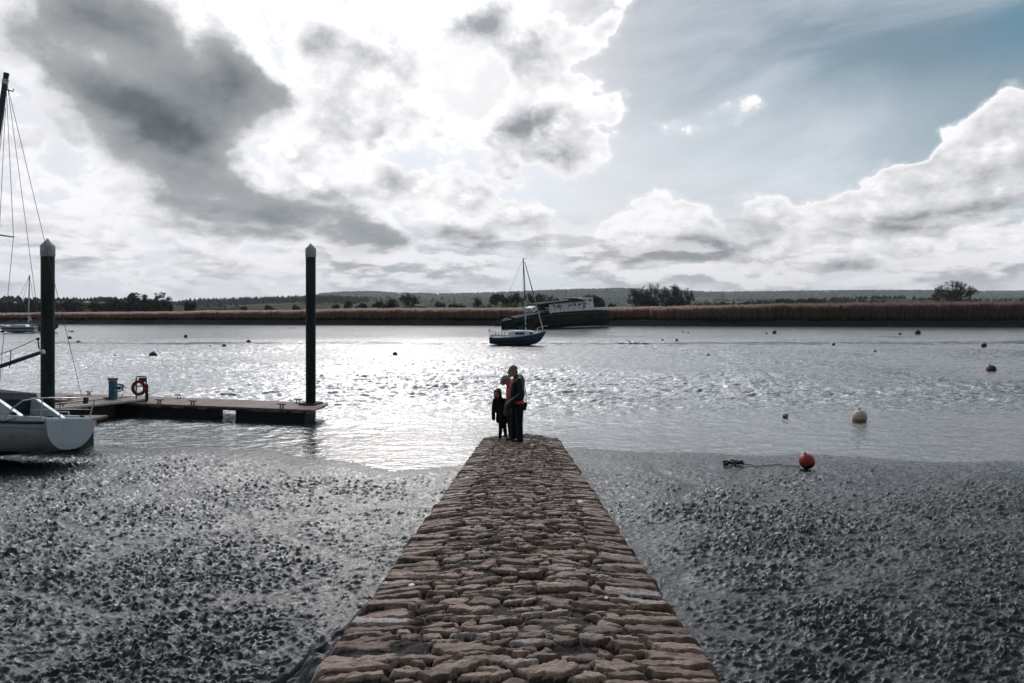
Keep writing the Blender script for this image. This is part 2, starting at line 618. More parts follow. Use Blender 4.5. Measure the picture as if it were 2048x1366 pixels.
def mud_height(x, y):
    s = shore(x) + 0.35 * perlin(x * 0.5, y * 0.5, 31)
    d = s - y                                           # metres up the shore from the water's edge
    left = sstep(0.5, -0.5, x)
    z = 0.012 + 0.022 * d + 0.030 * np.clip(d - 2.5, 0, 20)
    z = np.where(d < 0, d * 0.05, z)
    # weed-covered clods: rounded lumps with wet hollows between
    wx, wy = x + 0.10 * perlin(x * 2.2, y * 2.2, 3), y + 0.10 * perlin(x * 2.2, y * 2.2, 4)
    a = perlin(wx * 8.2, wy * 18.5, 11)
    b = perlin(wx * 19.0, wy * 34.0, 12)
    c = perlin(x * 29.0, y * 34.0, 13)
    lump = np.clip(0.5 + a * 0.62 + b * 0.55 + c * 0.34, 0, 2)
    lump = lump ** 1.3
    patch = sstep(-0.55, 0.45, perlin(x * 0.45, y * 0.45, 17) + 0.4 * perlin(x * 1.3, y * 1.3, 18))
    flat = sstep(0.0, 1.8, d) * (0.55 + 0.45 * patch)
    flat = np.where(x > 0, sstep(0.5, 3.2, d) * (0.5 + 0.5 * patch) + 0.10 * sstep(0.0, 0.5, d), flat)
    slick = np.exp(-((np.abs(x - cw_axis(y)) - CW_HALF - 0.7) / 0.75) ** 2) * sstep(0.3, 2.0, d)      # drained gullies beside the causeway
    gully = np.exp(-(perlin(x * 0.33 + 3, y * 0.42, 19) / 0.07) ** 2) * sstep(0.5, 2.0, d)
    amp = (0.012 + 0.038 * flat) * (1 - 0.40 * slick) * (1 - 0.45 * gully)
    z = z - 0.030 * gully - 0.03 * slick
    z = z + (lump - 0.55) * amp
    z = z + 0.03 * perlin(x * 0.9, y * 0.9, 21) * sstep(0, 3, d)
    # weed-grown rubble at the foot of the causeway's left side
    dl = (cw_axis(y) - CW_HALF) - x
    rub = cw_z(y) - 0.14 - 0.85 * np.clip(dl, 0, 5) + 0.10 * perlin(x * 5, y * 5, 41) + 0.05 * perlin(x * 13, y * 13, 42)
    rub = rub - 2.0 * sstep(4.8, 7.2, y)
    z = np.where(dl > -0.3, np.maximum(z, rub), z)
    dr = x - (cw_axis(y) + CW_HALF)
    rr = cw_z(y) - 0.55 - 1.6 * np.clip(dr, 0, 5) + 0.08 * perlin(x * 5, y * 5, 43)
    z = np.where(dr > -0.3, np.maximum(z, rr), z)
    return z


def mud_material(name='wet_mud', dark=(0.006, 0.010, 0.010), pale=(0.016, 0.019, 0.018), gloss=1.0):
    m = bpy.data.materials.new(name)
    m.use_nodes = True
    t = m.node_tree
    b = t.nodes['Principled BSDF']
    co = nd(t, 'ShaderNodeTexCoord').outputs['Object']
    n1 = noise(t, co, 7.0, 6, 0.6)
    n2 = noise(t, co, 1.3, 4, 0.55)
    link(t, mixc(t, n1.ss(0.35, 0.65), dark, pale), b.inputs['Base Color'])
    link(t, (n1.ss(0.3, 0.62, 0.22, 0.08) + n2.ss(0.35, 0.7, 0.06, -0.03)).max(0.06), b.inputs['Roughness'])
    b.inputs['Specular IOR Level'].default_value = 0.40 * gloss
    b.inputs['IOR'].default_value = 1.4
    h = noise(t, co, 26.0, 5, 0.6) + noise(t, co, 70.0, 3, 0.6) * 0.4
    bp = nd(t, 'ShaderNodeBump', {'Height': h, 'Strength': 1.0, 'Distance': 0.011})
    t.links.new(bp.outputs[0], b.inputs['Normal'])
    return m


MUD = mud_material()
# grid spacing widens with distance
ga, gb = np.linspace(-1.15, 1.15, 1060), 2.4 * (18.0 / 2.4) ** np.linspace(0, 1, 760)
GA, GY = np.meshgrid(ga, gb)
GX = GA * (GY + 2.0)
GZ = mud_height(GX, GY)
keep = (np.abs(GX - cw_axis(GY)) > CW_HALF - 0.25) | (GY > CW_Y1 - 0.3)
me, _ = grid_mesh('mud_flat', GX, GY, GZ, keep)
tag(obj('mud_flat', me, MUD), kind='structure')

# river bed below everything, so nothing is open underneath
V = np.array([(-260, -12, -0.6), (260, -12, -0.6), (260, 180, -0.6), (-260, 180, -0.6)], float)
tag(obj('river_bed', np_mesh('river_bed', V, np.array([[0, 1, 2, 3]])), MUD), kind='structure')


# ------------------------------------------------------------------ mud bars out in the river
def bar_height(x, y):
    px = HX + F_PX * x / y
    n = 0.6 * perlin(x * 0.10, y * 0.35, 51) + 0.35 * perlin(x * 0.35, y * 1.1, 52) + 0.25 * perlin(x * 1.1, y * 2.6, 53)
    env = np.exp(-((y - 66.0 - 1.5 * perlin(x * 0.03, y * 0, 54)) / 2.6) ** 2)
    amt = np.interp(px, [0, 60, 140, 330, 520, 650, 900, 1000, 1100, 1250, 1300, 1500, 1700, 2048, 2200],
                    [-0.5, -0.1, 0.25, 0.35, 0.12, -0.02, -0.02, -0.1, 0.05, 0.0, 0.12, 0.28, 0.30, 0.42, 0.42])
    h = (n + amt + 0.22) * env * 0.22 - (1 - env) * 0.10
    # rough mud round the wreck and along the right bank
    e2 = np.exp(-((px - 1200) / 90) ** 2) * sstep(70, 80, y) * sstep(112, 96, y)
    e3 = sstep(1380, 1700, px) * sstep(72, 80, y) * sstep(120, 100, y)
    e4 = np.exp(-((px - 330) / 120) ** 2) * sstep(104, 110, y) * sstep(122, 114, y)
    e5 = np.exp(-((px - 1700) / 300) ** 2) * sstep(72, 74, y) * sstep(84, 76, y)
    h = np.maximum(h, (n + 0.02) * 0.14 * e2 - 0.02 * (1 - e2) - 0.01)
    h = np.maximum(h, (n - 0.22) * 0.12 * e3 - 0.03 * (1 - e3) - 0.01)
    h = np.maximum(h, (n - 0.08) * 0.12 * e4 - 0.03 * (1 - e4) - 0.01)
    h = np.maximum(h, (n - 0.02) * 0.12 * e5 - 0.03 * (1 - e5) - 0.01)
    # beached boats sit in their own wet patch
    for bx, by, r in ((0.6, 62.6, 3.6),):
        q = np.exp(-(((x - bx) / r) ** 2 + ((y - by) / 1.0) ** 2))
        h = np.maximum(h, 0.05 * q + 0.03 * n * q - 0.02)
    return h


bx, by = np.meshgrid(np.arange(-62, 96, 0.30), np.arange(56, 124, 0.16))
bz = bar_height(bx, by)
k = (bz > -0.03) & (np.abs(bx) < 0.80 * by + 3)
me, _ = grid_mesh('mud_bar', bx, by, bz, k)
tag(obj('mud_bar', me, mud_material('bar_mud', (0.006, 0.010, 0.010), (0.018, 0.020, 0.019), 0.45)), kind='structure')


# ------------------------------------------------------------------ the causeway of stones set on edge
def build_causeway():
    stp = 0.0105
    us = np.arange(-CW_HALF - 0.02, CW_HALF + 0.0201, stp)
    ys = np.arange(CW_Y0, CW_Y1 + 0.3, stp)
    U, Yg = np.meshgrid(us, ys)
    g = np.random.default_rng(5)
    # stones: jittered seeds in courses across the causeway; long kerb stones at both edges
    seeds = []
    y = CW_Y0 - 0.3
    while y < CW_Y1 + 0.4:
        d = g.uniform(0.045, 0.105)
        kerb = g.uniform(0.24, 0.42)
        x = -CW_HALF + kerb
        xe = CW_HALF - g.uniform(0.28, 0.42)
        while x < xe - 0.05:
            w = g.uniform(0.08, 0.30)
            seeds.append((x + w / 2, y + g.uniform(-0.05, 0.05), w, d * g.uniform(0.7, 1.2)))
            x += w
        y += d * 0.92
    for side in (-1, 1):
        y = CW_Y0 - 0.3
        while y < CW_Y1 + 0.4:
            d = g.uniform(0.065, 0.14)
            seeds.append((side * (CW_HALF - g.uniform(0.12, 0.20)), y, 0.42, d))
            y += d * 0.95
    sd = np.array(seeds)
    ax, ay = 1 / 0.30, 1 / 0.115
    # warp so that outlines are irregular
    Wu = U + 0.030 * perlin(U * 5, Yg * 9, 61) + 0.012 * perlin(U * 14, Yg * 22, 62)
    Wy = Yg + 0.030 * perlin(U * 3.4, Yg * 6, 63) + 0.010 * perlin(U * 13, Yg * 26, 64)
    F1 = np.full(U.shape, 9e9)
    F2 = np.full(U.shape, 9e9)
    I1 = np.zeros(U.shape, int)
    order = np.argsort(sd[:, 1])
    rows_y = ys
    for i in order:
        sx_, sy_, w, d = sd[i]
        r0, r1 = np.searchsorted(rows_y, sy_ - 0.34), np.searchsorted(rows_y, sy_ + 0.34)
        if r1 <= r0:
            continue
        c0, c1 = np.searchsorted(us, sx_ - 0.75), np.searchsorted(us, sx_ + 0.75)
        sl = (slice(r0, r1), slice(c0, c1))
        dx = np.abs(Wu[sl] - sx_) / (w * 0.5)
        dy = np.abs(Wy[sl] - sy_) / (d * 0.5)
        dist = (dx ** 2.6 + dy ** 2.6) ** (1 / 2.6)
        f1, f2, i1 = F1[sl], F2[sl], I1[sl]
        nearer = dist < f1
        f2n = np.where(nearer, f1, np.minimum(f2, dist))
        F2[sl] = f2n
        F1[sl] = np.where(nearer, dist, f1)
        I1[sl] = np.where(nearer, i, i1)
    edge = F2 - F1                                       # 0 at the joints
    gap = 0.12 + 0.11 * perlin(U * 6, Yg * 10, 65)
    body = sstep(0.0, 0.25, edge - gap)
    ns = len(sd)
    hgt = g.normal(0, 0.007, ns)[I1]
    tilt_y = g.normal(-0.03, 0.10, ns)[I1] * (Yg - sd[I1, 1])
    tilt_x = g.normal(0, 0.05, ns)[I1] * (U - sd[I1, 0])
    tone = g.random(ns)[I1]
    sunk = (g.random(ns) < 0.16)[I1]
    rough = 0.006 * perlin(U * 13, Yg * 30, 66) + 0.004 * perlin(U * 34, Yg * 60, 67)
    # silt and weed fill some joints almost flush
    silt = sstep(0.0, 0.55, perlin(U * 1.6, Yg * 1.3, 68) + 0.5 * perlin(U * 5, Yg * 5, 69))
    fill = np.maximum(silt * 0.030, 0.0)
    top = 0.040 + hgt + tilt_y + tilt_x + rough - 0.028 * sunk
    z = np.maximum(top * body, fill + 0.010 * perlin(U * 18, Yg * 18, 70) * silt)
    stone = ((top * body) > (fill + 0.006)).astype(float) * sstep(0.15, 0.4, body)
    camber = 0.045 * (1 - (U / CW_HALF) ** 2) + 0.018 * perlin(U * 1.2, Yg * 0.7, 71)
    # ragged weedy mound at the seaward end
    endm = sstep(CW_Y1 - 1.4, CW_Y1 - 0.2, Yg) * np.exp(-((U - 0.05) / 0.45) ** 2) * 0.05
    endm *= 1 + 0.9 * perlin(U * 9, Yg * 9, 72)
    base = cw_z(Yg)
    Z = base - 0.05 + z * 1.05 + camber + endm
    # round off the arrises and let the sides fall to the mud
    eu = CW_HALF + 0.022 * perlin(Yg * 3.1, Yg * 0, 73) + 0.016 * perlin(Yg * 9.0, Yg * 0, 74)
    eu = eu + np.where(body > 0.3, 0.018, -0.02)
    over = np.clip((np.abs(U) - (eu - 0.045)) / 0.045, 0, 1)
    Z = Z - 0.05 * over ** 2
    Xw = cw_axis(Yg) + U + 0.018 * perlin(Yg * 3.1, U * 0, 75)
    # extra skirts: side walls and end wall
    nx = U.shape[1]
    depth = [0.14, 0.32, 0.6, 1.0, 1.5]
    L, Rr = [], []
    for j, dp in enumerate(depth):
        bulge = 0.05 * perlin(Yg[:, 0] * 6, np.full(len(ys), dp * 8.0), 76)
        zz = np.maximum(Z[:, 0] - dp, -0.55)
        L.append((Xw[:, 0] - 0.02 - dp * 0.10 + bulge, ys, zz))
        zz = np.maximum(Z[:, -1] - dp, -0.55)
        Rr.append((Xw[:, -1] + 0.02 + dp * 0.10 - bulge, ys, zz))
    cols = [np.stack(c, 1) for c in L[::-1]] + [np.stack([Xw[:, i], ys, Z[:, i]], 1) for i in range(nx)] + [np.stack(c, 1) for c in Rr]
    G = np.stack(cols, 1)                                # (ny, ncol, 3)
    endrows = []
    for dp in (0.10, 0.3, 0.7):
        e = G[-1].copy()
        e[:, 1] += 0.05 + dp * 0.6
        e[:, 2] = np.maximum(np.minimum(e[:, 2], cw_z(CW_Y1) - dp), -0.55)
        endrows.append(e)
    G = np.concatenate([G] + [e[None] for e in endrows], 0)
    npad = len(depth)
    pad = lambda A, v: np.pad(A, ((0, len(endrows)), (npad, npad)), mode='edge') if v is None else np.pad(A, ((0, len(endrows)), (npad, npad)), constant_values=v)
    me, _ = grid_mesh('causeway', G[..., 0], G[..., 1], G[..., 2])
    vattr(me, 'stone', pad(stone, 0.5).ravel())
    vattr(me, 'tone', pad(tone, None).ravel())
    vattr(me, 'silt', pad(silt, None).ravel())
    m = bpy.data.materials.new('causeway_stone')
    m.use_nodes = True
    t = m.node_tree
    b = t.nodes['Principled BSDF']
    co = nd(t, 'ShaderNodeTexCoord').outputs['Object']
    A = lambda n: S(t, nd(t, 'ShaderNodeAttribute', attribute_name=n).outputs['Fac'])
    n1 = noise(t, co, 30.0, 7, 0.65)
    n2 = noise(t, co, 6.0, 5, 0.6)
    n3 = noise(t, co, 110.0, 3, 0.6)
    tone_ = A('tone')
    warm = mixc(t, tone_, (0.105, 0.066, 0.046), (0.38, 0.265, 0.200))
    warm = mixc(t, tone_.ss(0.86, 0.95), warm, (0.36, 0.31, 0.29))
    warm = mixc(t, n1.ss(0.38, 0.68, 0.0, 0.75), warm, (0.10, 0.062, 0.052))
    warm = mixc(t, n2.ss(0.55, 0.72, 0.0, 0.6), warm, (0.085, 0.058, 0.05))
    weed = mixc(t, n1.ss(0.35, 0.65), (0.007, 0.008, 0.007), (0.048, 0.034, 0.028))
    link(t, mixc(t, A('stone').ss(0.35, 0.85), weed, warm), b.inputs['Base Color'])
    link(t, n2.ss(0.3, 0.7, 0.50, 0.78).max(A('stone').ss(0.8, 0.3) * 0.92), b.inputs['Roughness'])
    b.inputs['Specular IOR Level'].default_value = 0.4
    bp = nd(t, 'ShaderNodeBump', {'Height': n1 + n3 * 0.45, 'Strength': 1.0, 'Distance': 0.015})
    t.links.new(bp.outputs[0], b.inputs['Normal'])
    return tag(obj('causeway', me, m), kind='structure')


build_causeway()


# ------------------------------------------------------------------ far bank, marsh and hills
def bank_y(x):
    return np.interp(x, [-140, -100, -45, 0, 42, 100, 140], [155, 150, 143, 138.5, 133, 124, 120])


def bank_y_at_px(px):
    """depth of the far waterline along the photo column px"""
    lo, hi = 60.0, 240.0
    for _ in range(40):
        mid = (lo + hi) / 2
        if mid < bank_y((px - HX) / F_PX * mid):
            lo = mid
        else:
            hi = mid
    return lo


def build_marsh():
    xs = np.arange(-190, 190.1, 0.5)
    offs = np.array([-2.0, -0.5, 0.0, 0.4, 0.8, 1.3, 1.9, 2.6, 4.0, 8.0, 20, 60, 160, 420, 1500])
    zz = np.array([-0.5, -0.15, 0.02, 0.22, 0.45, 0.72, 0.95, 1.08, 1.15, 1.2, 1.2, 1.2, 1.2, 1.2, 1.2])
    X, O = np.meshgrid(xs, offs)
    Z = np.repeat(zz[:, None], len(xs), 1)
    Y = bank_y(X) + O + 0.9 * perlin(X * 0.08, X * 0, 81) + 0.5 * perlin(X * 0.4, X * 0, 82) * (O < 6)
    Z = Z + (O < 6) * (O > -1) * 0.10 * perlin(X * 0.7, O * 1.3, 83)
    X = X * (1 + np.clip(O - 20, 0, 2000) / 130.0)
    me, _ = grid_mesh('far_bank', X, Y, Z)
    m = bpy.data.materials.new('bank_mud')
    m.use_nodes = True
    t = m.node_tree
    b = t.nodes['Principled BSDF']
    co = nd(t, 'ShaderNodeTexCoord').outputs['Object']
    z = S(t, nd(t, 'ShaderNodeSeparateXYZ', {0: co}).outputs[2])
    n = noise(t, co, 1.2, 5, 0.6)
    mud = mixc(t, n.ss(0.3, 0.7), (0.009, 0.014, 0.013), (0.020, 0.023, 0.021))
    grass = mixc(t, noise(t, co, 0.05, 5, 0.6).ss(0.3, 0.7), (0.10, 0.085, 0.05), (0.07, 0.085, 0.035))
    link(t, mixc(t, z.ss(0.95, 1.12), mud, grass), b.inputs['Base Color'])
    b.inputs['Roughness'].default_value = 0.8
    b.inputs['Specular IOR Level'].default_value = 0.15
    tag(obj('far_bank', me, m), kind='structure')


build_marsh()


def build_reeds():
    g = np.random.default_rng(21)
    n = 130000
    px = g.uniform(-60, 2110, n)
    by_px = np.array([bank_y_at_px(p) for p in np.arange(-60, 2111, 10)])
    yb = np.interp(px, np.arange(-60, 2111, 10), by_px)
    # deeper rows thin out; the front edge is dense
    off = 2.1 + g.exponential(4.5, n)
    off = np.where(off > 40, g.uniform(2, 10, n), off)
    Y = yb + off
    X = (px - HX) / F_PX * Y
    top_px = np.interp(px, [-60, 0, 100, 340, 420, 600, 720, 1000, 1230, 1340, 1450, 1560, 1700, 1880, 2048, 2110],
                       [627, 627, 625.5, 624, 622, 621, 618, 617, 616, 614.5, 612, 609.5, 608, 607, 605.5, 605])
    ztop = CAM_Z + (HY - top_px) / F_PX * (yb + 3)
    clump = perlin(X * 0.35, Y * 0.8, 91) * 0.18 + perlin(X * 1.6, Y * 1.5, 92) * 0.14
    H = (ztop - 1.1) * (1.0 + 0.55 * (g.random(n) - 0.62) * 0.55 + clump * 0.60)
    H = H * np.where(g.random(n) < 0.10, g.uniform(0.4, 0.8, n), 1.0)
    # some rushes lean down the bank
    front = off < 3.0
    z0 = np.where(front, 0.95, 1.05)
    # gaps
    k = (perlin(X * 0.12, Y * 0.3, 93) > -0.75) | (off > 6)
    wreck_gap = (px > 1228) & (px < 1300) & (off < 3.2)
    k &= ~wreck_gap
    X, Y, H, z0, px, off = X[k], Y[k], H[k], z0[k], px[k], off[k]
    n = len(X)
    ang = g.uniform(0, math.pi, n)
    w = g.uniform(0.025, 0.065, n)
    lean = g.normal(0.10, 0.12, n)[:, None] * np.stack([np.cos(g.uniform(-0.9, 0.9, n)), np.sin(g.uniform(-3, 3, n)) * 0.5], 1) * H[:, None] * 0.6
    dx, dy = np.cos(ang) * w, np.sin(ang) * w
    V = np.zeros((n, 7, 3))
    T = np.zeros((n, 7))
    for j, (f, ww) in enumerate(((0.0, 1.0), (0.0, -1.0), (0.62, -0.9), (0.62, 0.9), (0.86, 1.9), (0.86, -1.9), (1.0, 0.15))):
        V[:, j, 0] = X + lean[:, 0] * f * f + dx * ww
        V[:, j, 1] = Y + lean[:, 1] * f * f + dy * ww
        V[:, j, 2] = z0 + H * f
        T[:, j] = f
    base = np.arange(n)[:, None] * 7
    Q = np.concatenate([base + np.array([[0, 1, 2, 3]]), base + np.array([[3, 2, 5, 4]])], 0)
    tri = base + np.array([[4, 5, 6]])
    tri4 = np.concatenate([tri, tri[:, :1]], 1)
    F = np.concatenate([np.concatenate([Q[:, :3], Q[:, [0, 2, 3]]], 0), tri], 0)
    me = np_mesh('reed_bed', V.reshape(-1, 3), F, False)
    vattr(me, 'up', T.ravel())
    vattr(me, 'tone', np.repeat(g.random(n), 7))
    vattr(me, 'sun_tint', np.repeat(np.interp(px, [0, 1300, 1560, 1800], [1.0, 1.0, 0.45, 0.30]) , 7))
    m = bpy.data.materials.new('dry_reed')
    m.use_nodes = True
    t = m.node_tree
    t.nodes.clear()
    A = lambda nm: S(t, nd(t, 'ShaderNodeAttribute', attribute_name=nm).outputs['Fac'])
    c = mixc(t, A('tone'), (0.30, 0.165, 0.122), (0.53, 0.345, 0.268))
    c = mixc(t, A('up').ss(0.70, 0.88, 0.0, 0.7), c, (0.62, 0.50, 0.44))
    # cloud shadow over the right of the bed, painted as darker reed
    c = mixc(t, A('sun_tint'), mixc(t, A('tone'), (0.10, 0.060, 0.052), (0.22, 0.14, 0.12)), c)
    c = mixc(t, A('up').ss(0.50, 0.12), c, (0.028, 0.026, 0.022))  # shade low among the dense stems, put into their colour
    dif = nd(t, 'ShaderNodeBsdfDiffuse', {'Color': c})
    tr = nd(t, 'ShaderNodeBsdfTranslucent', {'Color': c})
    mx = nd(t, 'ShaderNodeMixShader', {0: 0.5, 1: dif.outputs[0], 2: tr.outputs[0]})
    nd(t, 'ShaderNodeOutputMaterial', {0: mx.outputs[0]})
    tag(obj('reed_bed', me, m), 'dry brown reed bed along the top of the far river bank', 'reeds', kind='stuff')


build_reeds()


# ------------------------------------------------------------------ hills
def hill_material(name, a, b_, c_, field_scale, woods):
    m = bpy.data.materials.new(name)
    m.use_nodes = True
    t = m.node_tree
    b = t.nodes['Principled BSDF']
    co = nd(t, 'ShaderNodeTexCoord').outputs['Object']
    v = nd(t, 'ShaderNodeTexVoronoi', {'Vector': co, 'Scale': field_scale, 'Randomness': 0.9})
    hue = S(t, nd(t, 'ShaderNodeSeparateColor', {0: v.outputs['Color']}).outputs[0])
    c = mixc(t, hue.ss(0.3, 0.5), a, b_)
    c = mixc(t, hue.ss(0.74, 0.80), c, c_)
    e = nd(t, 'ShaderNodeTexVoronoi', {'Vector': co, 'Scale': field_scale, 'Randomness': 0.9}, feature='DISTANCE_TO_EDGE')
    c = mixc(t, S(t, e.outputs['Distance']).ss(0.05, 0.02), c, (0.018, 0.024, 0.020))
    w = noise(t, co, field_scale * 0.8, 5, 0.6)
    c = mixc(t, w.ss(woods, woods + 0.04), c, (0.020, 0.028, 0.022))
    link(t, c, b.inputs['Base Color'])
    b.inputs['Roughness'].default_value = 1.0
    b.inputs['Specular IOR Level'].default_value = 0.0
    return m


WOOD = mat('distant_wood', (0.016, 0.023, 0.019), 1.0, 0.0, var=0.4, vscale=0.05)


def hill(Y, prof, depth, m, seed, wood=None, rough=0.04):
    """a long hill whose skyline passes through the given photo points at depth Y"""
    p = np.array(prof, float)
    pxs = np.arange(p[0, 0], p[-1, 0] + 1, 4.0)
    py = np.interp(pxs, p[:, 0], p[:, 1])
    X = (pxs - HX) / F_PX * Y
    Zc = np.maximum(CAM_Z + (HY - py) / F_PX * Y, 1.0)
    rows = np.array([0, 0.1, 0.2, 0.32, 0.45, 0.6, 0.75, 0.88, 1.0, 1.12, 1.3, 1.6])
    shape = np.array([0, 0.04, 0.12, 0.26, 0.45, 0.67, 0.85, 0.96, 1.0, 0.98, 0.85, 0.3])
    XX = np.repeat(X[None], len(rows), 0)
    YY = Y - depth + depth * np.repeat(rows[:, None], len(X), 1)
    XX = XX * (YY / Y) ** 0.3
    Z = shape[:, None] * (Zc - 0.6)[None] + 0.6
    Z = Z * (1 + rough * fbm(XX / (depth * 0.5), YY / (depth * 0.35), 3, seed) * (np.abs(rows - 1.0)[:, None] > 0.05))
    me, _ = grid_mesh('hill', XX, YY, Z)
    tag(obj('hill', me, m), kind='structure')
    if wood:
        g = np.random.default_rng(seed)
        out = []
        for (a, b_, n, r0, r1, h0, h1, kind) in wood:
            q = g.uniform(a, b_, n)
            rr = g.uniform(r0, r1, n)
            x0 = (q - HX) / F_PX * Y
            yy = Y - depth + depth * rr
            x1 = x0 * (yy / Y) ** 0.3
            zc = np.interp(q, pxs, Zc)
            zz = np.interp(rr, rows, shape) * (zc - 0.6) + 0.6
            hh = g.uniform(h0, h1, n)
            out.append((x1, yy, zz, hh, np.full(n, kind)))
        woods(seed, *[np.concatenate([o[i] for o in out]) for i in range(5)])


def woods(seed, x, y, z, h, kind):
    """far-off woodland that reads as one mass: pointed or rounded crowns of eight ragged faces"""
    g = np.random.default_rng(seed + 5)
    n = len(x)
    k = 7
    an = np.arange(k) * 2 * np.pi / k
    V = np.zeros((n, k * 2 + 1, 3))
    for ring, (rr, zf) in enumerate(((1.0, 0.12), (0.75, 0.55))):
        rad = np.where(kind == 0, 0.24 - 0.10 * ring, 0.42 * rr)[:, None] * h[:, None] * g.uniform(0.75, 1.25, (n, k))
        V[:, ring * k:(ring + 1) * k, 0] = x[:, None] + np.cos(an) * rad
        V[:, ring * k:(ring + 1) * k, 1] = y[:, None] + np.sin(an) * rad
        V[:, ring * k:(ring + 1) * k, 2] = z[:, None] + h[:, None] * (zf + g.uniform(-0.08, 0.08, (n, k)))
    V[:, 2 * k] = np.stack([x, y, z + h], 1)
    b = np.arange(n)[:, None] * (2 * k + 1)
    F = []
    for i in range(k):
        j = (i + 1) % k
        F += [b + np.array([[i, j, k + j]]), b + np.array([[i, k + j, k + i]]), b + np.array([[k + i, k + j, 2 * k]])]
    me = np_mesh('distant_woodland', V.reshape(-1, 3), np.concatenate(F, 0), False)
    tag(obj('distant_woodland', me, WOOD), 'dark distant woodland covering the far hills', 'woodland', kind='stuff')


HF = hill_material('hill_far', (0.035, 0.050, 0.035), (0.055, 0.060, 0.040), (0.10, 0.10, 0.06), 0.0030, 0.50)
HM = hill_material('hill_mid', (0.050, 0.065, 0.035), (0.080, 0.075, 0.045), (0.14, 0.13, 0.08), 0.0060, 0.56)
HN = hill_material('hill_near', (0.05, 0.070, 0.030), (0.075, 0.075, 0.040), (0.20, 0.20, 0.075), 0.014, 0.56)
hill(3400, [(-250, 606), (0, 606), (300, 606), (400, 602), (560, 604), (610, 597), (640, 590), (680, 586), (740, 585), (800, 588), (880, 590), (960, 588), (1040, 585), (1100, 582.5), (1160, 580.5),
            (1240, 579), (1320, 582), (1420, 586), (1500, 586), (1600, 584), (1720, 583), (1850, 583), (1950, 585), (2048, 584), (2300, 588)], 1500, HF, 3,
     wood=[(620, 2250, 2600, 0.96, 1.02, 5, 11, 1), (700, 1900, 500, 0.4, 0.95, 6, 11, 1), (360, 600, 120, 0.95, 1.02, 6, 10, 1)])
hill(1900, [(560, 612), (620, 604), (700, 599), (800, 597), (900, 600), (1000, 601), (1100, 602), (1230, 604), (1330, 604), (1500, 603), (1600, 604), (1800, 603), (2048, 601), (2250, 600)], 800, HM, 8,
     wood=[(600, 1000, 90, 0.5, 1.0, 5, 10, 1), (1380, 2200, 420, 0.85, 1.05, 5, 10, 1)])
hill(1150, [(330, 612), (430, 609), (500, 607), (560, 605), (640, 602), (700, 603), (760, 606), (840, 612)], 420, HM, 12,
     wood=[(425, 740, 620, 0.6, 1.05, 7, 12, 0), (340, 560, 160, 0.3, 0.9, 5, 9, 1)])
hill(800, [(1370, 615), (1450, 610), (1540, 606), (1640, 603), (1740, 599), (1800, 599), (1880, 604), (1960, 606), (2048, 604), (2250, 602)], 330, HN, 15,
     wood=[(1390, 1660, 260, 0.3, 0.8, 3, 6, 1), (1640, 2200, 120, 0.93, 1.03, 3, 6, 1), (1500, 2200, 60, 0.3, 0.9, 3, 5, 1)])
hill(620, [(-320, 606), (-100, 604), (0, 605), (120, 604), (220, 605), (330, 610), (420, 617)], 260, HN, 19,
     wood=[(-250, 60, 120, 0.85, 1.03, 4, 7, 1), (190, 330, 80, 0.85, 1.03, 4, 6, 1), (60, 180, 50, 0.9, 1.03, 3, 5, 1)])


# ------------------------------------------------------------------ winter trees and scrub behind the reeds
BARK = mat('twig_bark', (0.040, 0.034, 0.030), 0.95, 0.1, var=0.35, vscale=0.7)
BARK_PALE = mat('grey_twig_bark', (0.085, 0.075, 0.066), 0.95, 0.1, var=0.35, vscale=0.7)
EVER = mat('ivy_leaf', (0.022, 0.030, 0.022), 0.8, 0.2, var=0.5, vscale=1.3)
GORSE = mat('gorse_bloom', (0.22, 0.19, 0.085), 0.9, 0.1, var=0.4, vscale=1.1)


def tri_tube(V, F, p, q, r0, r1):
    d = q - p
    a, b = frame_from(d)
    i = len(V)
    for c, r in ((p, r0), (q, r1)):
        for k in range(3):
            t = 2.0944 * k
            V.append(c + (a * math.cos(t) + b * math.sin(t)) * r)
    for k in range(3):
        k2 = (k + 1) % 3
        F.append((i + k, i + k2, i + 3 + k2, i + 3 + k))


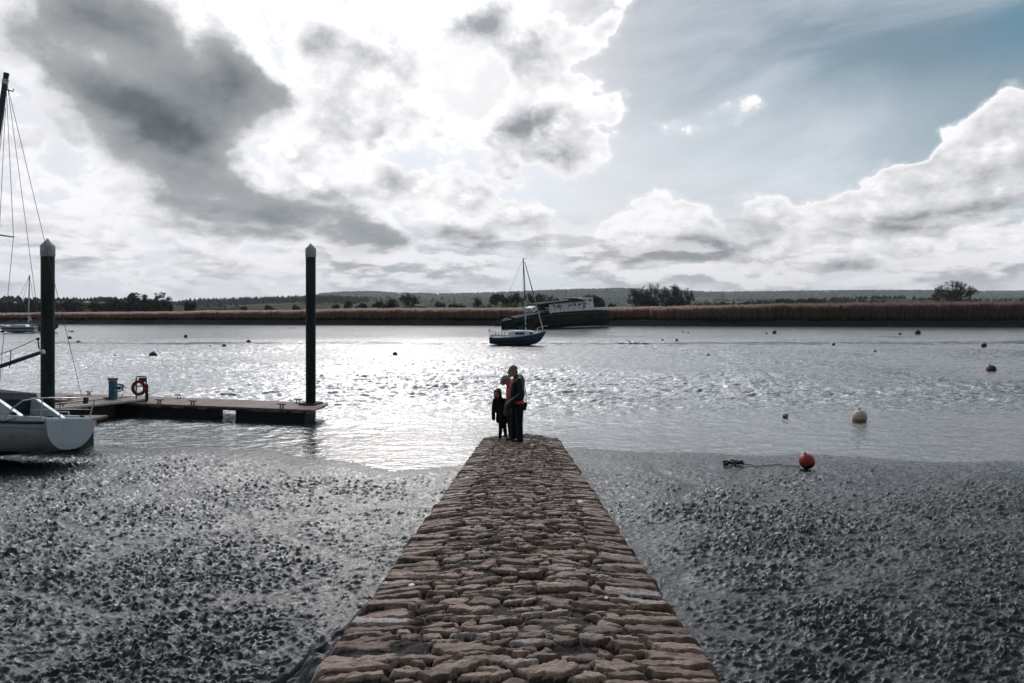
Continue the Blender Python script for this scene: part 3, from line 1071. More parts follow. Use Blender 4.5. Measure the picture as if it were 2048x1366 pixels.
def bare_tree(g, h, w, stems, order, twig=0.035, upright=0.5, trunk_h=0.25):
    """returns (trunk mesh data, crown mesh data): tapered limbs that fork into fine twigs"""
    TV, TF, CV, CF = [], [], [], []

    def grow(p, d, ln, r, o):
        segs = 3
        for s_ in range(segs):
            q = p + d * (ln / segs)
            r2 = r * 0.84
            if o == order:
                tri_tube(TV, TF, p, q, r, r2)
            else:
                tri_tube(CV, CF, p, q, max(r, twig), max(r2, twig * 0.8))
            p, r = q, r2
            d = (d + Vector((g.uniform(-1, 1), g.uniform(-1, 1), g.uniform(-0.5, 0.9))) * 0.16).normalized()
            if o > 0 and (s_ > 0 or o < order):
                for _ in range(2 if (s_ == segs - 1 or o == 1) else 1):
                    a = Vector((g.gauss(0, 1), g.gauss(0, 1), g.gauss(0.25, 0.6))).normalized()
                    nd_ = (d * upright + a * (1 - upright) * 1.25).normalized()
                    grow(p.copy(), nd_, ln * g.uniform(0.52, 0.78), r * g.uniform(0.45, 0.62), o - 1)

    for s_ in range(stems):
        th = 2 * math.pi * (s_ + g.uniform(-.3, .3)) / stems
        spread = w / h * (0.42 if stems > 1 else 0.0)
        rr = g.uniform(0.25, 1.0)
        d = Vector((math.cos(th) * spread * rr, math.sin(th) * spread * rr, 1)).normalized()
        base = Vector((math.cos(th) * 0.12 * w * rr, math.sin(th) * 0.12 * w * rr, 0)) if stems > 1 else Vector((0, 0, 0))
        grow(base, d, h * (0.42 if stems > 1 else 0.30) * g.uniform(0.8, 1.1), h * (0.016 if stems > 1 else 0.036), order)
    # fit to the wanted height and width
    P = np.array([tuple(v) for v in CV])
    sx = w / max(0.1, (np.percentile(P[:, 0], 98.5) - np.percentile(P[:, 0], 1.5)))
    sz = h / max(0.1, np.percentile(P[:, 2], 98.5))
    def fit(L):
        out = []
        for v in L:
            q = Vector((v[0] * sx, v[1] * sx, v[2] * sz))
            # twig ends keep within a rounded, slightly ragged crown
            e = Vector((q.x / (w * 0.52), q.y / (w * 0.52), max(0.0, q.z - h * 0.42) / (h * 0.60)))
            if e.length > 1.0:
                k = (1.0 + 0.35 * (e.length - 1.0) * 0.3) / e.length
                q = Vector((q.x * k, q.y * k, q.z if q.z < h * 0.42 else h * 0.42 + (q.z - h * 0.42) * k))
            out.append(tuple(q))
        return out
    return (fit(TV), TF), (fit(CV), CF)


def leafy(g, h, w, n, leaf, lumps=7, low=0.05):
    """dense evergreen scrub: leaf-clump faces scattered through a lumpy volume"""
    V, F = [], []
    L = [(g.uniform(-.34, .34) * w, g.uniform(-.30, .30) * w, h * g.uniform(0.3, 0.68), g.uniform(0.22, 0.34)) for _ in range(lumps)]
    for _ in range(n):
        cx, cy, cz, r = g.choice(L)
        u = Vector((g.gauss(0, 1), g.gauss(0, 1), g.gauss(0, 1))).normalized() * (g.random() ** 0.4)
        p = Vector((cx + u.x * r * w, cy + u.y * r * w, cz + u.z * r * h * 1.15))
        if p.z < low * h:
            p.z = g.uniform(low, 0.4) * h
        a = Vector((g.gauss(0, 1), g.gauss(0, 1), g.gauss(0, 1))).normalized()
        b = a.orthogonal().normalized()
        c = a.cross(b)
        s_ = leaf * g.uniform(0.6, 1.4)
        i = len(V)
        V += [p + b * s_, p + c * s_ * 0.7, p - b * s_, p - c * s_ * 0.7]
        F.append((i, i + 1, i + 2, i + 3))
    P = np.array([tuple(v) for v in V])
    sx = w / max(0.1, P[:, 0].max() - P[:, 0].min())
    sz = h / max(0.1, P[:, 2].max())
    return [(v[0] * sx, v[1] * sx, v[2] * sz) for v in V], F


def make_tree(name, label, px, top, width, Y, kind, seed, group=None, cat='tree', gz=1.15, m=None, order=4):
    g = random.Random(seed)
    h = CAM_Z + (HY - top) / F_PX * Y - gz
    w = width / F_PX * Y
    o = empty(name, ((px - HX) / F_PX * Y, Y, gz), (0, 0, 0), label, cat, group)
    if kind in ('bare', 'multi'):
        st = 1 if kind == 'bare' else max(4, min(7, int(w / h * 6)))
        (tv, tf), (cv, cf) = bare_tree(g, h, w, st, order if kind == 'bare' else order - 1, twig=(0.00021 if kind == 'multi' else 0.00017) * Y, upright=0.52 if kind == 'multi' else 0.40)
        if kind == 'bare':
            MB().add(tv, tf, True).build('trunk', m or BARK, o)
        else:                                            # every stem of the clump is a part of its own
            nv, nf = len(tv) // st, len(tf) // st
            for q in range(st):
                MB().add(tv[q * nv:(q + 1) * nv], [tuple(i - q * nv for i in f) for f in tf[q * nf:(q + 1) * nf]], True).build('stem', m or BARK, o)
        MB().add(cv, cf, True).build('crown', m or BARK, o, fix=False)
    else:
        tr = MB()
        for i in range(3):
            a = g.uniform(0, 6.28)
            tr.tube([(0, 0, 0), (math.cos(a) * w * .08, math.sin(a) * w * .08, h * .35), (math.cos(a) * w * .2, math.sin(a) * w * .2, h * .7)], [h * .035, h * .025, h * .01], 5)
        tr.build('trunk', BARK, o)
        lv, lf = leafy(g, h, w, int(500 + w * h * 26), 0.0015 * Y, lumps=max(5, int(w / h * 7)))
        MB().add(lv, lf).build('crown', m or EVER, o, fix=False)
    return o


def tree_rows():
    GR_L = 'trees of the wood on the left beyond the reeds'
    where_l = ['left of the tall mooring pile', 'right of the tall mooring pile']
    # the dense wood on the left
    spec = [(-30, 600, 60), (12, 601, 60), (48, 599, 52), (84, 600, 50)]
    for i, (px, top, w) in enumerate(spec):
        make_tree('scrub_tree', 'dark dense tree of the left wood, %s' % (
            'leftmost, cut off by the picture edge', 'second from the picture edge', 'above the bow of the small white boat', 'just left of the mooring pile')[i], px, top, w, 250, 'leafy', 100 + i, GR_L)
    spec = [(140, 598, 64, 'wide rounded dark thicket just right of the left mooring pile'), (198, 603, 40, 'low dark bush right of the green gap in the wood'),
            (232, 598, 60, 'dark dense tree in the left part of the long wood by the two bare oaks'), (272, 599, 60, 'dark dense thicket under the first tall bare oak'),
            (312, 601, 58, 'dark dense thicket between the two tall bare oaks'), (334, 604, 30, 'small dark bush at the right end of the left wood')]
    for i, (px, top, w, lb) in enumerate(spec):
        make_tree('scrub_tree', lb, px, top, w, 235, 'leafy', 120 + i, GR_L)
    make_tree('bare_oak', 'tall bare spreading oak rising above the dark wood, left one of the pair', 276, 583, 44, 232, 'bare', 201, 'bare oaks above the wood', order=5)
    make_tree('bare_oak', 'tall bare oak at the right end of the dark wood, right one of the pair', 322, 585, 46, 230, 'bare', 202, 'bare oaks above the wood', order=5)
    for i, (px, top, w, lb) in enumerate([(8, 599, 40, 'thin bare tree top against the sky at the far left edge'), (66, 597, 40, 'thin bare tree between the small boat mast and the mooring pile'),
                                          (122, 597, 30, 'thin bare tree standing over the rounded thicket')]):
        make_tree('bare_tree', lb, px, top, w, 262, 'bare', 210 + i, GR_L)
    # single bushes along the marsh
    S_ = [('bush', 381, 603, 24, 'leafy', 'small round dark bush alone on the marsh right of the wood'),
          ('bush', 486, 612, 20, 'leafy', 'low dark bush on the marsh far left of the right mooring pile'),
          ('bush', 538, 609, 24, 'leafy', 'low dark bush under the conifers left of the right mooring pile'),
          ('bush', 592, 609, 18, 'leafy', 'low dark bush touching the left side of the right mooring pile'),
          ('bush', 671, 609, 17, 'leafy', 'small dark square bush just right of the right mooring pile'),
          ('bare_bush', 697, 600, 18, 'multi', 'narrow bare bush standing up right of the right mooring pile'),
          ('bush', 722, 605, 32, 'leafy', 'low wide dark bush between two bare bushes'),
          ('bare_bush', 757, 602, 30, 'multi', 'bare bush at the left foot of the big rounded bare tree'),
          ('bare_bush', 783, 598, 34, 'multi', 'mid-sized bare bush leaning on the big rounded bare tree'),
          ('bare_tree', 817, 586.5, 44, 'multi', 'big rounded bare tree on the marsh in the middle left'),
          ('bush', 879, 604, 26, 'leafy', 'low dark bush in the gap right of the rounded bare tree'),
          ('bush', 913, 604, 36, 'leafy', 'long low dark bush left of the willows behind the blue sailing boat'),
          ('bare_bush', 955, 594, 20, 'multi', 'slender bare bush left of the bare willows'),
          ('bush', 975, 608, 34, 'leafy', 'low dark bush at the left foot of the bare willows'),
          ('bare_willow', 998, 586, 44, 'multi', 'bare willow left of the mast of the blue sailing boat, leftmost of its row'),
          ('bare_willow', 1030, 585, 36, 'multi', 'bare willow directly left of the mast of the blue sailing boat'),
          ('bare_willow', 1060, 586, 36, 'multi', 'bare willow directly behind the mast of the blue sailing boat'),
          ('bare_willow', 1085, 584, 34, 'multi', 'bare willow above the bow end of the wreck'),
          ('bare_willow', 1108, 589, 26, 'multi', 'short bare willow above the cabin of the wreck'),
          ('bare_bush', 1180, 589, 54, 'multi', 'bare bush behind the wheelhouse of the wreck'),
          ('bush', 1196, 592, 34, 'leafy', 'dark evergreen behind the wheelhouse of the wreck'),
          ('bush', 1224, 606, 20, 'leafy', 'small dark bush past the stern end of the wreck')]
    for i, (nm, px, top, w, kd, lb) in enumerate(S_):
        make_tree(nm, lb, px, top, w, 215 + (i * 7) % 18, kd, 300 + i, 'bushes and trees along the marsh', cat='bush' if 'bush' in nm else 'tree', order=5 if 'bare_' in nm and w > 17 else 4)
    for i, (px, top, w, lb) in enumerate([(1014, 606, 22, 'yellow-green blossoming shrub under the bare willows, left of the boat mast'), (1029, 602, 16, 'yellow-green blossoming shrub under the willows, tallest of the three'),
                                          (1071, 603, 14, 'small yellow-green shrub just above the bow of the wreck')]):
        make_tree('flowering_shrub', lb, px, top, w, 208, 'leafy', 340 + i, 'flowering shrubs under the willows', cat='shrub', m=GORSE)
    # the big bare thicket right of the wreck: several many-stemmed trees
    B = [(1271, 574, 36, 'leftmost tree of the big bare thicket right of the wreck'), (1296, 567, 40, 'second tree from the left in the big bare thicket'),
         (1322, 566, 40, 'tallest tree in the middle of the big bare thicket'), (1348, 569, 40, 'fourth tree from the left in the big bare thicket'), (1372, 575, 34, 'rightmost tree of the big bare thicket')]
    for i, (px, top, w, lb) in enumerate(B):
        make_tree('bare_willow', 'bare many-stemmed willow, ' + lb, px, top, w, 222 + (i % 2) * 4, 'multi', 360 + i, 'willows of the big bare thicket', order=5)
    for i, (px, w) in enumerate([(1288, 56), (1345, 66)]):
        make_tree('bush', 'low dark undergrowth at the foot of the big bare thicket, %s half' % ('left', 'right')[i], px, 586, w, 219, 'leafy', 370 + i, 'undergrowth of the thicket', cat='bush')
    # the lone round tree on the right
    make_tree('bare_oak', 'lone broad round bare tree standing on the right of the marsh', 1911, 562, 82, 236, 'multi', 402, order=5)
    for i, (px, top, w, lb) in enumerate([(1880, 601, 44, 'dark low bush at the left foot of the lone round tree'), (1937, 601, 50, 'dark low bush at the right foot of the lone round tree'),
                                          (1985, 601, 40, 'dark low hedge bush right of the lone round tree'), (2046, 596, 40, 'dark tree cut off by the right picture edge')]):
        make_tree('bush', lb, px, top, w, 240, 'leafy', 410 + i, 'bushes round the lone tree', cat='bush')
    H = [(1405, 603, 44), (1445, 602, 44), (1486, 601, 46), (1528, 599, 44), (1566, 596, 46), (1604, 595, 44), (1634, 597, 40), (1712, 604, 30), (1760, 603, 34), (1815, 604, 40)]
    wd = ['just right of the big bare thicket', 'below the church tower', 'third clump right of the thicket', 'fourth clump right of the thicket', 'lower of the two tallest clumps', 'tallest clump of the hedge',
          'clump before the pale field', 'small clump below the pale field', 'small clump in the middle of the right marsh', 'clump left of the lone round tree']
    for i, (px, top, w) in enumerate(H):
        make_tree('hedge_tree', 'dark hedge clump beyond the reeds, ' + wd[i], px, top, w, 330, 'leafy' if i % 3 else 'multi', 430 + i, 'hedge clumps on the right', cat='hedge')
    # church tower far away
    b = MB()
    Y = 1500.0
    p = at(1444, 605, Y)
    b.box((0, 0, 7.5), (6, 6, 19)).box((0, 0, 17.6), (6.6, 6.6, 1.2))
    for sx in (-1, 1):
        for sy in (-1, 1):
            b.box((sx * 2.7, sy * 2.7, 18.9), (1.0, 1.0, 1.6))
    o = b.build('church_tower', mat('old_stone', (0.16, 0.15, 0.14), 0.9, 0.1, var=0.2))
    o.location = (p.x, p.y, p.z)
    tag(o, 'small grey square church tower far off below the right-hand hills', 'tower')


tree_rows()


# ------------------------------------------------------------------ paints
TIMBER = mat('deck_timber', (0.20, 0.135, 0.115), 0.8, 0.25, var=0.30, vscale=3.0, bump=0.004, bscale=40)
TIMBER_D = mat('dark_timber', (0.050, 0.040, 0.034), 0.8, 0.25, var=0.4, vscale=4.0, bump=0.004)
FLOAT = mat('float_black', (0.012, 0.017, 0.017), 0.6, 0.3, var=0.3)
PALE_TRIM = mat('pale_edging', (0.62, 0.60, 0.58), 0.6, 0.4, var=0.15)
GALV = mat('galvanised', (0.16, 0.17, 0.175), 0.55, 0.5, metal=0.4, var=0.3)
IRON = mat('dark_iron', (0.018, 0.022, 0.022), 0.55, 0.4, var=0.3)
STAIN = mat('stainless', (0.52, 0.53, 0.54), 0.25, 0.5, metal=0.9)
ROPE = mat('old_rope', (0.060, 0.058, 0.052), 0.9, 0.2, var=0.3)
WIRE = mat('rigging_wire', (0.060, 0.065, 0.068), 0.5, 0.4)


def planks(name, a, b, c):
    """boards across local x, with dark gaps"""
    m = bpy.data.materials.new(name)
    m.use_nodes = True
    t = m.node_tree
    p = t.nodes['Principled BSDF']
    co = nd(t, 'ShaderNodeTexCoord').outputs['Object']
    x = S(t, nd(t, 'ShaderNodeSeparateXYZ', {0: co}).outputs[0])
    k = x * (1 / 0.145)
    fr = k._m('FRACT', k)
    idx = k._m('FLOOR', k)
    tone = S(t, nd(t, 'ShaderNodeTexWhiteNoise', {'W': idx}, noise_dimensions='1D').outputs['Value'])
    n = noise(t, co, 9.0, 5, 0.6)
    cc = mixc(t, (tone * 0.6 + n * 0.7 - 0.15).clamp(), a, b)
    cc = mixc(t, fr.ss(0.94, 0.97), cc, c)
    link(t, cc, p.inputs['Base Color'])
    p.inputs['Roughness'].default_value = 0.75
    p.inputs['Specular IOR Level'].default_value = 0.3
    bp = nd(t, 'ShaderNodeBump', {'Height': n + fr.ss(0.97, 0.93) * 0.6, 'Strength': 0.8, 'Distance': 0.006})
    t.links.new(bp.outputs[0], p.inputs['Normal'])
    return m


PLANK = planks('deck_planks', (0.15, 0.095, 0.08), (0.30, 0.21, 0.18), (0.03, 0.022, 0.02))


# ------------------------------------------------------------------ mooring piles
def pile(px, Y, ztop, r, label, cap_h):
    m = bpy.data.materials.get('pile_steel')
    if m is None:
        m = bpy.data.materials.new('pile_steel')
        m.use_nodes = True
        t = m.node_tree
        b = t.nodes['Principled BSDF']
        co = nd(t, 'ShaderNodeTexCoord').outputs['Object']
        sm = nd(t, 'ShaderNodeMapping', {0: co, 'Scale': (9.0, 9.0, 0.8)}).outputs[0]
        n = noise(t, sm, 1.0, 6, 0.6)
        n2 = noise(t, co, 5.0, 5, 0.65)
        c = mixc(t, n.ss(0.35, 0.65), (0.010, 0.020, 0.021), (0.024, 0.032, 0.032))
        c = mixc(t, n2.ss(0.58, 0.75), c, (0.070, 0.042, 0.030))
        z = S(t, nd(t, 'ShaderNodeSeparateXYZ', {0: co}).outputs[2])
        c = mixc(t, (z + (n2 - 0.5) * 1.2).ss(1.5, 1.1), c, (0.012, 0.020, 0.014))      # weed up to the tide line
        c = mixc(t, (z + (n - 0.5) * 0.8).ss(3.6, 4.6, 0.0, 0.6), c, (0.050, 0.048, 0.044))
        link(t, c, b.inputs['Base Color'])
        b.inputs['Roughness'].default_value = 0.62
        b.inputs['Specular IOR Level'].default_value = 0.18
        bp = nd(t, 'ShaderNodeBump', {'Height': n2 + n, 'Strength': 0.6, 'Distance': 0.006})
        t.links.new(bp.outputs[0], b.inputs['Normal'])
    X = (px - HX) / F_PX * Y
    o = empty('mooring_pile', (X, Y, 0), (0, 0, 0), label, 'mooring pile', 'steel mooring piles')
    hs = ztop - cap_h
    b = MB()
    b.lathe([(r, -0.6), (r, hs * 0.3), (r * 0.995, hs * 0.7), (r, hs - 0.02)], n=28)
    b.build('shaft', m, o)
    b = MB()
    b.lathe([(r + 0.004, hs - 0.06), (r + 0.012, hs - 0.05), (r + 0.012, hs + cap_h * 0.52), (r + 0.006, hs + cap_h * 0.56), (0.012, ztop), (0.0005, ztop)], n=28)
    c = b.build('cap', mat('cap_plastic', (0.34, 0.35, 0.36), 0.5, 0.4, var=0.22, vscale=5, spots=(6.0, 0.6, 0.72, (0.16, 0.15, 0.15))), o)
    return o


pile(95.5, 17.2, 5.13, 0.152, 'tall dark steel mooring pile with a pale pointed cap behind the beached white boat', 0.40)
pile(621.5, 21.0, 5.38, 0.150, 'tall dark steel mooring pile with a pale pointed cap at the pontoon tip', 0.38)


# ------------------------------------------------------------------ pontoon
DECK = 0.42
P0, P1 = Vector((-5.75, 19.8, 0)), Vector((-11.89, 21.3, 0))
E_ = (P1 - P0).normalized()
N_ = Vector((-E_.y, E_.x, 0))
if N_.y < 0:
    N_ = -N_
ROT_E = math.atan2(E_.y, E_.x)


def loc_e(s, n, z):
    """pontoon coordinates: s metres from the tip to the left, n metres away from us"""
    return Vector((s, -n, z)) if False else Vector((s, n * (1 if Vector((-math.sin(ROT_E), math.cos(ROT_E), 0)).dot(N_) > 0 else -1), z))


def s_of_px(px):
    """distance along the near deck edge seen at photo column px"""
    k = (px - HX) / F_PX
    return (k * P0.y - P0.x) / (E_.x - k * E_.y)


def cleat(parent, s, n):
    b = MB()
    for d in (-0.045, 0.045):
        b.tube([loc_e(s + d, n, DECK + 0.005), loc_e(s + d * 0.8, n, DECK + 0.10)], [0.022, 0.016], 8)
    b.tube([loc_e(s - 0.15, n, DECK + 0.118), loc_e(s - 0.06, n, DECK + 0.105), loc_e(s + 0.06, n, DECK + 0.105), loc_e(s + 0.15, n, DECK + 0.118)], [0.012, 0.02, 0.02, 0.012], 8)
    b.box(loc_e(s, n, DECK + 0.006), (0.16, 0.07, 0.012))
    return b.build('cleat', IRON, parent)


def build_pontoon():
    o = empty('pontoon', (P0.x, P0.y, 0), (0, 0, ROT_E), 'long low floating pontoon with brown plank deck and black floats', 'pontoon')
    W, LEN = 1.45, 14.5
    tip = P0 - Vector((-5.69, 21.05, 0))
    tip_s, tip_n = -(tip.dot(E_)), -(tip.dot(N_))
    b = MB()
    poly = [loc_e(0.0, 0.0, DECK - 0.05), loc_e(tip_s - 0.02, tip_n, DECK - 0.05), loc_e(0.35, W, DECK - 0.05), loc_e(LEN, W, DECK - 0.05), loc_e(LEN, 0.0, DECK - 0.05)]
    b.prism(poly, (0, 0, 0.05))
    b.build('deck', PLANK, o)
    b = MB()
    fr = [loc_e(0.25, 0.01, DECK - 0.11), loc_e(tip_s + 0.06, tip_n - 0.06, DECK - 0.11), loc_e(0.5, W - 0.02, DECK - 0.11), loc_e(LEN, W - 0.02, DECK - 0.11), loc_e(LEN, 0.01, DECK - 0.11)]
    b.prism(fr, (0, 0, 0.058))
    b.build('edge_beam', TIMBER_D, o)
    for a, c in ((630, 466), (417, 268), (261, 196), (150, 60), (20, -60)):
        s0, s1 = max(0.36, s_of_px(a)), s_of_px(c)
        b = MB()
        b.box((loc_e((s0 + s1) / 2, 0.40, 0.05)), (abs(s1 - s0), 0.58, 0.50), bev=0.03)
        b.build('float', FLOAT, o)
    for a, c in ((302, 322), (344, 368), (396, 414), (500, 528), (534, 560), (566, 572), (582, 606), (612, 628)):
        s0, s1 = s_of_px(a), s_of_px(c)
        b = MB()
        b.box(loc_e((s0 + s1) / 2, -0.010, DECK - 0.082), (abs(s1 - s0), 0.04, 0.045), bev=0.008)
        b.build('rubbing_block', mat('worn_rubbing', (0.17, 0.13, 0.115), 0.8, 0.2, var=0.3), o)
    for px, n in ((558, 0.14), (379, 0.14), (312, 0.14), (207, 0.14), (358, 1.30), (596, 1.22), (178, 1.30), (128, 0.2)):
        k = s_of_px(px)
        if n > 1:
            r = (px - HX) / F_PX
            q = P0 + N_ * n
            k = (r * q.y - q.x) / (E_.x - r * E_.y)
        cleat(o, k, n)
    # pile guide: a square hoop round the pile
    q = Vector(((621.5 - HX) / F_PX * 21.0, 21.0, 0)) - P0
    s, n = q.dot(E_), q.dot(N_)
    b = MB()
    for d in ((-0.24, 0, 0.05, 0.52), (0.24, 0, 0.05, 0.52), (0, -0.24, 0.44, 0.05), (0, 0.24, 0.44, 0.05)):
        b.box(loc_e(s + d[0], n + d[1], DECK + 0.03), (d[2], d[3], 0.06))
    b.build('pile_guide', IRON, o)
    return o


PONT = build_pontoon()


def gangway():
    # lies across the pontoon and runs down towards the near left
    a, c = Vector((-12.05, 22.0, 0.475)), Vector((-15.9, 16.6, 0.475))
    d = (a - c).normalized()
    rot = math.atan2(-d.y, -d.x)
    L = (a - c).length
    o = empty('gangway', a, (0, 0, rot), 'brown plank walkway with pale edges branching off the pontoon behind the boat', 'walkway')
    b = MB()
    b.box((L / 2, 0, -0.025), (L, 1.06, 0.045))
    b.build('deck', PLANK, o)
    for s in (-1, 1):
        b = MB()
        b.box((L / 2, s * 0.56, 0.004), (L, 0.06, 0.07), bev=0.01)
        b.build('edging', PALE_TRIM, o)
    b = MB()
    b.box((L / 2 + 0.45, 0, -0.25), (L - 0.9, 0.9, 0.40), bev=0.03)
    b.build('float', FLOAT, o)
    for x, y in ((2.35, 0.36), (3.2, 0.36), (3.6, -0.34)):
        k = MB()
        for q in (-0.045, 0.045):
            k.tube([(x + q, y, 0.0), (x + q * 0.8, y, 0.10)], [0.022, 0.016], 8)
        k.tube([(x - 0.15, y, 0.118), (x - 0.06, y, 0.105), (x + 0.06, y, 0.105), (x + 0.15, y, 0.118)], [0.012, 0.02, 0.02, 0.012], 8)
        k.build('cleat', IRON, o)


gangway()


def near_finger():
    o = empty('finger_pontoon', (-9.98, 16.55, 0), (0, 0, R(180)), 'short dark finger pontoon alongside the far side of the beached white boat', 'pontoon')
    b = MB()
    b.box((2.6, 0, 0.70), (5.2, 0.62, 0.06), bev=0.01)
    b.build('deck', TIMBER, o)
    b = MB()
    b.box((2.75, 0, 0.31), (4.85, 0.56, 0.70), bev=0.03)
    b.build('float', FLOAT, o)
    b = MB()
    b.tube([(0.9, -0.2, 0.73), (0.9, -0.2, 0.82), (1.6, -0.2, 0.82), (1.6, -0.2, 0.73)], 0.02, 6)
    b.build('rail', STAIN, o)


near_finger()


# ------------------------------------------------------------------ service pedestal, hose, lifebuoy on its stand
def on_deck(px, n, z=DECK):
    q = P0 + N_ * n
    r = (px - HX) / F_PX
    s = (r * q.y - q.x) / (E_.x - r * E_.y)
    p = q + E_ * s
    return Vector((p.x, p.y, z))


def pedestal():
    BLUE = mat('pedestal_blue', (0.012, 0.115, 0.205), 0.42, 0.5, var=0.22, vscale=5)
    p = on_deck(226, 0.22)
    H = CAM_Z + (HY - 756) / F_PX * p.y - DECK
    o = empty('service_pedestal', p, (0, 0, R(-12)), 'blue service post standing on the pontoon near the white boat', 'service post')
    b = MB()
    b.box((0, 0, H * 0.43), (0.20, 0.17, H * 0.86), bev=0.03)
    b.box((0.028, -0.088, H * 0.36), (0.045, 0.015, H * 0.60), bev=0.006)
    b.build('post', BLUE, o)
    b = MB()
    b.box((0, 0, H * 0.925), (0.215, 0.18, H * 0.125), bev=0.02)
    b.build('lamp_head', mat('lamp_grey', (0.16, 0.19, 0.20), 0.5, 0.4, var=0.2), o)
    b = MB()
    b.box((0, 0, H * 0.992), (0.25, 0.21, 0.022), bev=0.008)
    b.build('lid', IRON, o)
    b = MB()
    b.box((0, 0, 0.01), (0.27, 0.24, 0.02), bev=0.004)
    b.build('foot_plate', IRON, o)
    # coiled hose on the post's right side
    c = at(238, 776, p.y - 0.02)
    h = empty('hose_coil', c, (0, 0, R(10)), 'pale blue coiled water hose hung on the blue service post', 'hose')
    b = MB()
    pts = []
    for i in range(150):
        t = i / 149 * 5.2 * 2 * math.pi
        r = 0.135 - 0.052 * (i / 149) + 0.006 * math.sin(t * 2.3)
        pts.append((r * math.cos(t), -0.02 + 0.03 * math.sin(i * 0.23), r * 1.04 * math.sin(t)))
    b.tube(pts, 0.0085, 6)
    b.build('coil', mat('hose_blue', (0.16, 0.34, 0.40), 0.5, 0.4, var=0.3), h)
    b = MB()
    b.tube([(0.05, -0.03, 0.12), (0.12, -0.02, 0.10), (0.17, 0, 0.04), (0.235, 0, -0.02)], [0.012, 0.013, 0.014, 0.011], 6)
    b.tube([(0.125, 0, 0.05), (0.135, 0, -0.08), (0.10, 0, -0.22), (0.045, 0, -0.34), (0.0, 0.0, -0.345)], 0.008, 6)
    b.build('tail', IRON, h)
    b = MB()
    b.tube([(-0.16, 0.05, 0.02), (0.0, 0.05, 0.0)], 0.022, 8)
    b.lathe([(0.0005, -0.03), (0.058, -0.028), (0.058, 0.03), (0.0005, 0.032)], (0, 0.03, 0), 18, Matrix.Rotation(R(90), 3, 'X'))
    b.build('reel_hub', mat('hub_blue', (0.02, 0.10, 0.15), 0.5, 0.4), h)


pedestal()


def lifebuoy():
    RED = mat('lifebuoy_red', (0.20, 0.018, 0.018), 0.6, 0.4, var=0.2, vscale=6)
    p = on_deck(283, 0.30)
    Y = p.y
    k = Y / F_PX
    H = CAM_Z + (HY - 753) * k - DECK
    wl, wr = (272.5 - 283) * k, (292.5 - 283) * k
    o = empty('lifebuoy_stand', p, (0, 0, 0), 'dark tubular stand with a small board standing on the pontoon', 'stand')
    b = MB()
    b.tube([(wl, 0, 0.0), (wl, 0, H - 0.03), (wl + 0.03, 0, H), (wr - 0.03, 0, H), (wr, 0, H - 0.03), (wr, 0, 0)], 0.021, 8)
    b.tube([(wl, 0, H * 0.62), (wr, 0, H * 0.62)], 0.016, 8)
    b.build('frame', IRON, o)
    b = MB()
    b.box(((wl + wr) / 2 + 0.035, 0.0, H * 0.875), ((wr - wl) * 0.70, 0.02, H * 0.17))
    b.build('board', mat('board_grey', (0.075, 0.065, 0.065), 0.6, 0.3, var=0.2), o)
    b = MB()
    b.tube([(wr + 0.03, -0.03, H * 0.04), (wr + 0.035, -0.03, H * 0.70)], [0.05, 0.042], 10)
    b.build('throw_line_tube', mat('tube_dark', (0.014, 0.030, 0.028), 0.5, 0.4), o)
    b = MB()
    b.tube([(wr + 0.06, -0.04, H * 0.40), (wr + 0.085, -0.04, H * 0.28), (wr + 0.095, -0.05, H * 0.16), (wr + 0.06, -0.05, H * 0.12)], 0.006, 5)
    b.build('cord', ROPE, o)
    c = at(277.5, 776, Y - 0.08)
    r = empty('lifebuoy', c, (R(90), 0, R(0)), 'round red lifebuoy ring hanging on the dark stand', 'lifebuoy')
    b = MB()
    R0, r0 = 0.186, 0.052
    rings = []
    for i in range(36):
        t = 2 * math.pi * i / 36
        rings.append([((R0 + r0 * math.cos(u)) * math.cos(t), (R0 * 1.06 + r0 * math.cos(u)) * math.sin(t), 0.9 * r0 * math.sin(u)) for u in [2 * math.pi * j / 14 for j in range(14)]])
    b.loft(rings + [rings[0]], closed=True)
    b.build('ring', RED, r)
    for i in range(4):
        t = math.pi / 4 + i * math.pi / 2
        bb = MB()
        bb.tube([(0.115 * math.cos(t - 0.02), 0.12 * math.sin(t - .02), 0), (0.125 * math.cos(t), 0.13 * math.sin(t), 0.058), (0.186 * math.cos(t), 0.198 * math.sin(t), 0.062), (0.25 * math.cos(t), 0.262 * math.sin(t), 0.01)], 0.010, 6)
        bb.build('strap', mat('strap_dark', (0.10, 0.035, 0.032), 0.7, 0.2), r)


lifebuoy()


# ------------------------------------------------------------------ boats
WHITE = mat('gelcoat_white', (0.50, 0.55, 0.58), 0.4, 0.4, var=0.10, vscale=4, spots=(3.0, 0.62, 0.8, (0.42, 0.43, 0.42)))
GLASS = mat('window_glass', (0.012, 0.018, 0.022), 0.15, 0.6)
WHITE_B = mat('gelcoat_bright', (0.74, 0.79, 0.82), 0.4, 0.4, var=0.08, vscale=4)
CANVAS = mat('navy_canvas', (0.012, 0.024, 0.034), 0.85, 0.2, var=0.3)
SPAR = mat('spar_dark', (0.030, 0.040, 0.045), 0.45, 0.5, metal=0.2, var=0.2)
SPAR_W = mat('spar_pale', (0.48, 0.49, 0.50), 0.4, 0.5, var=0.15)


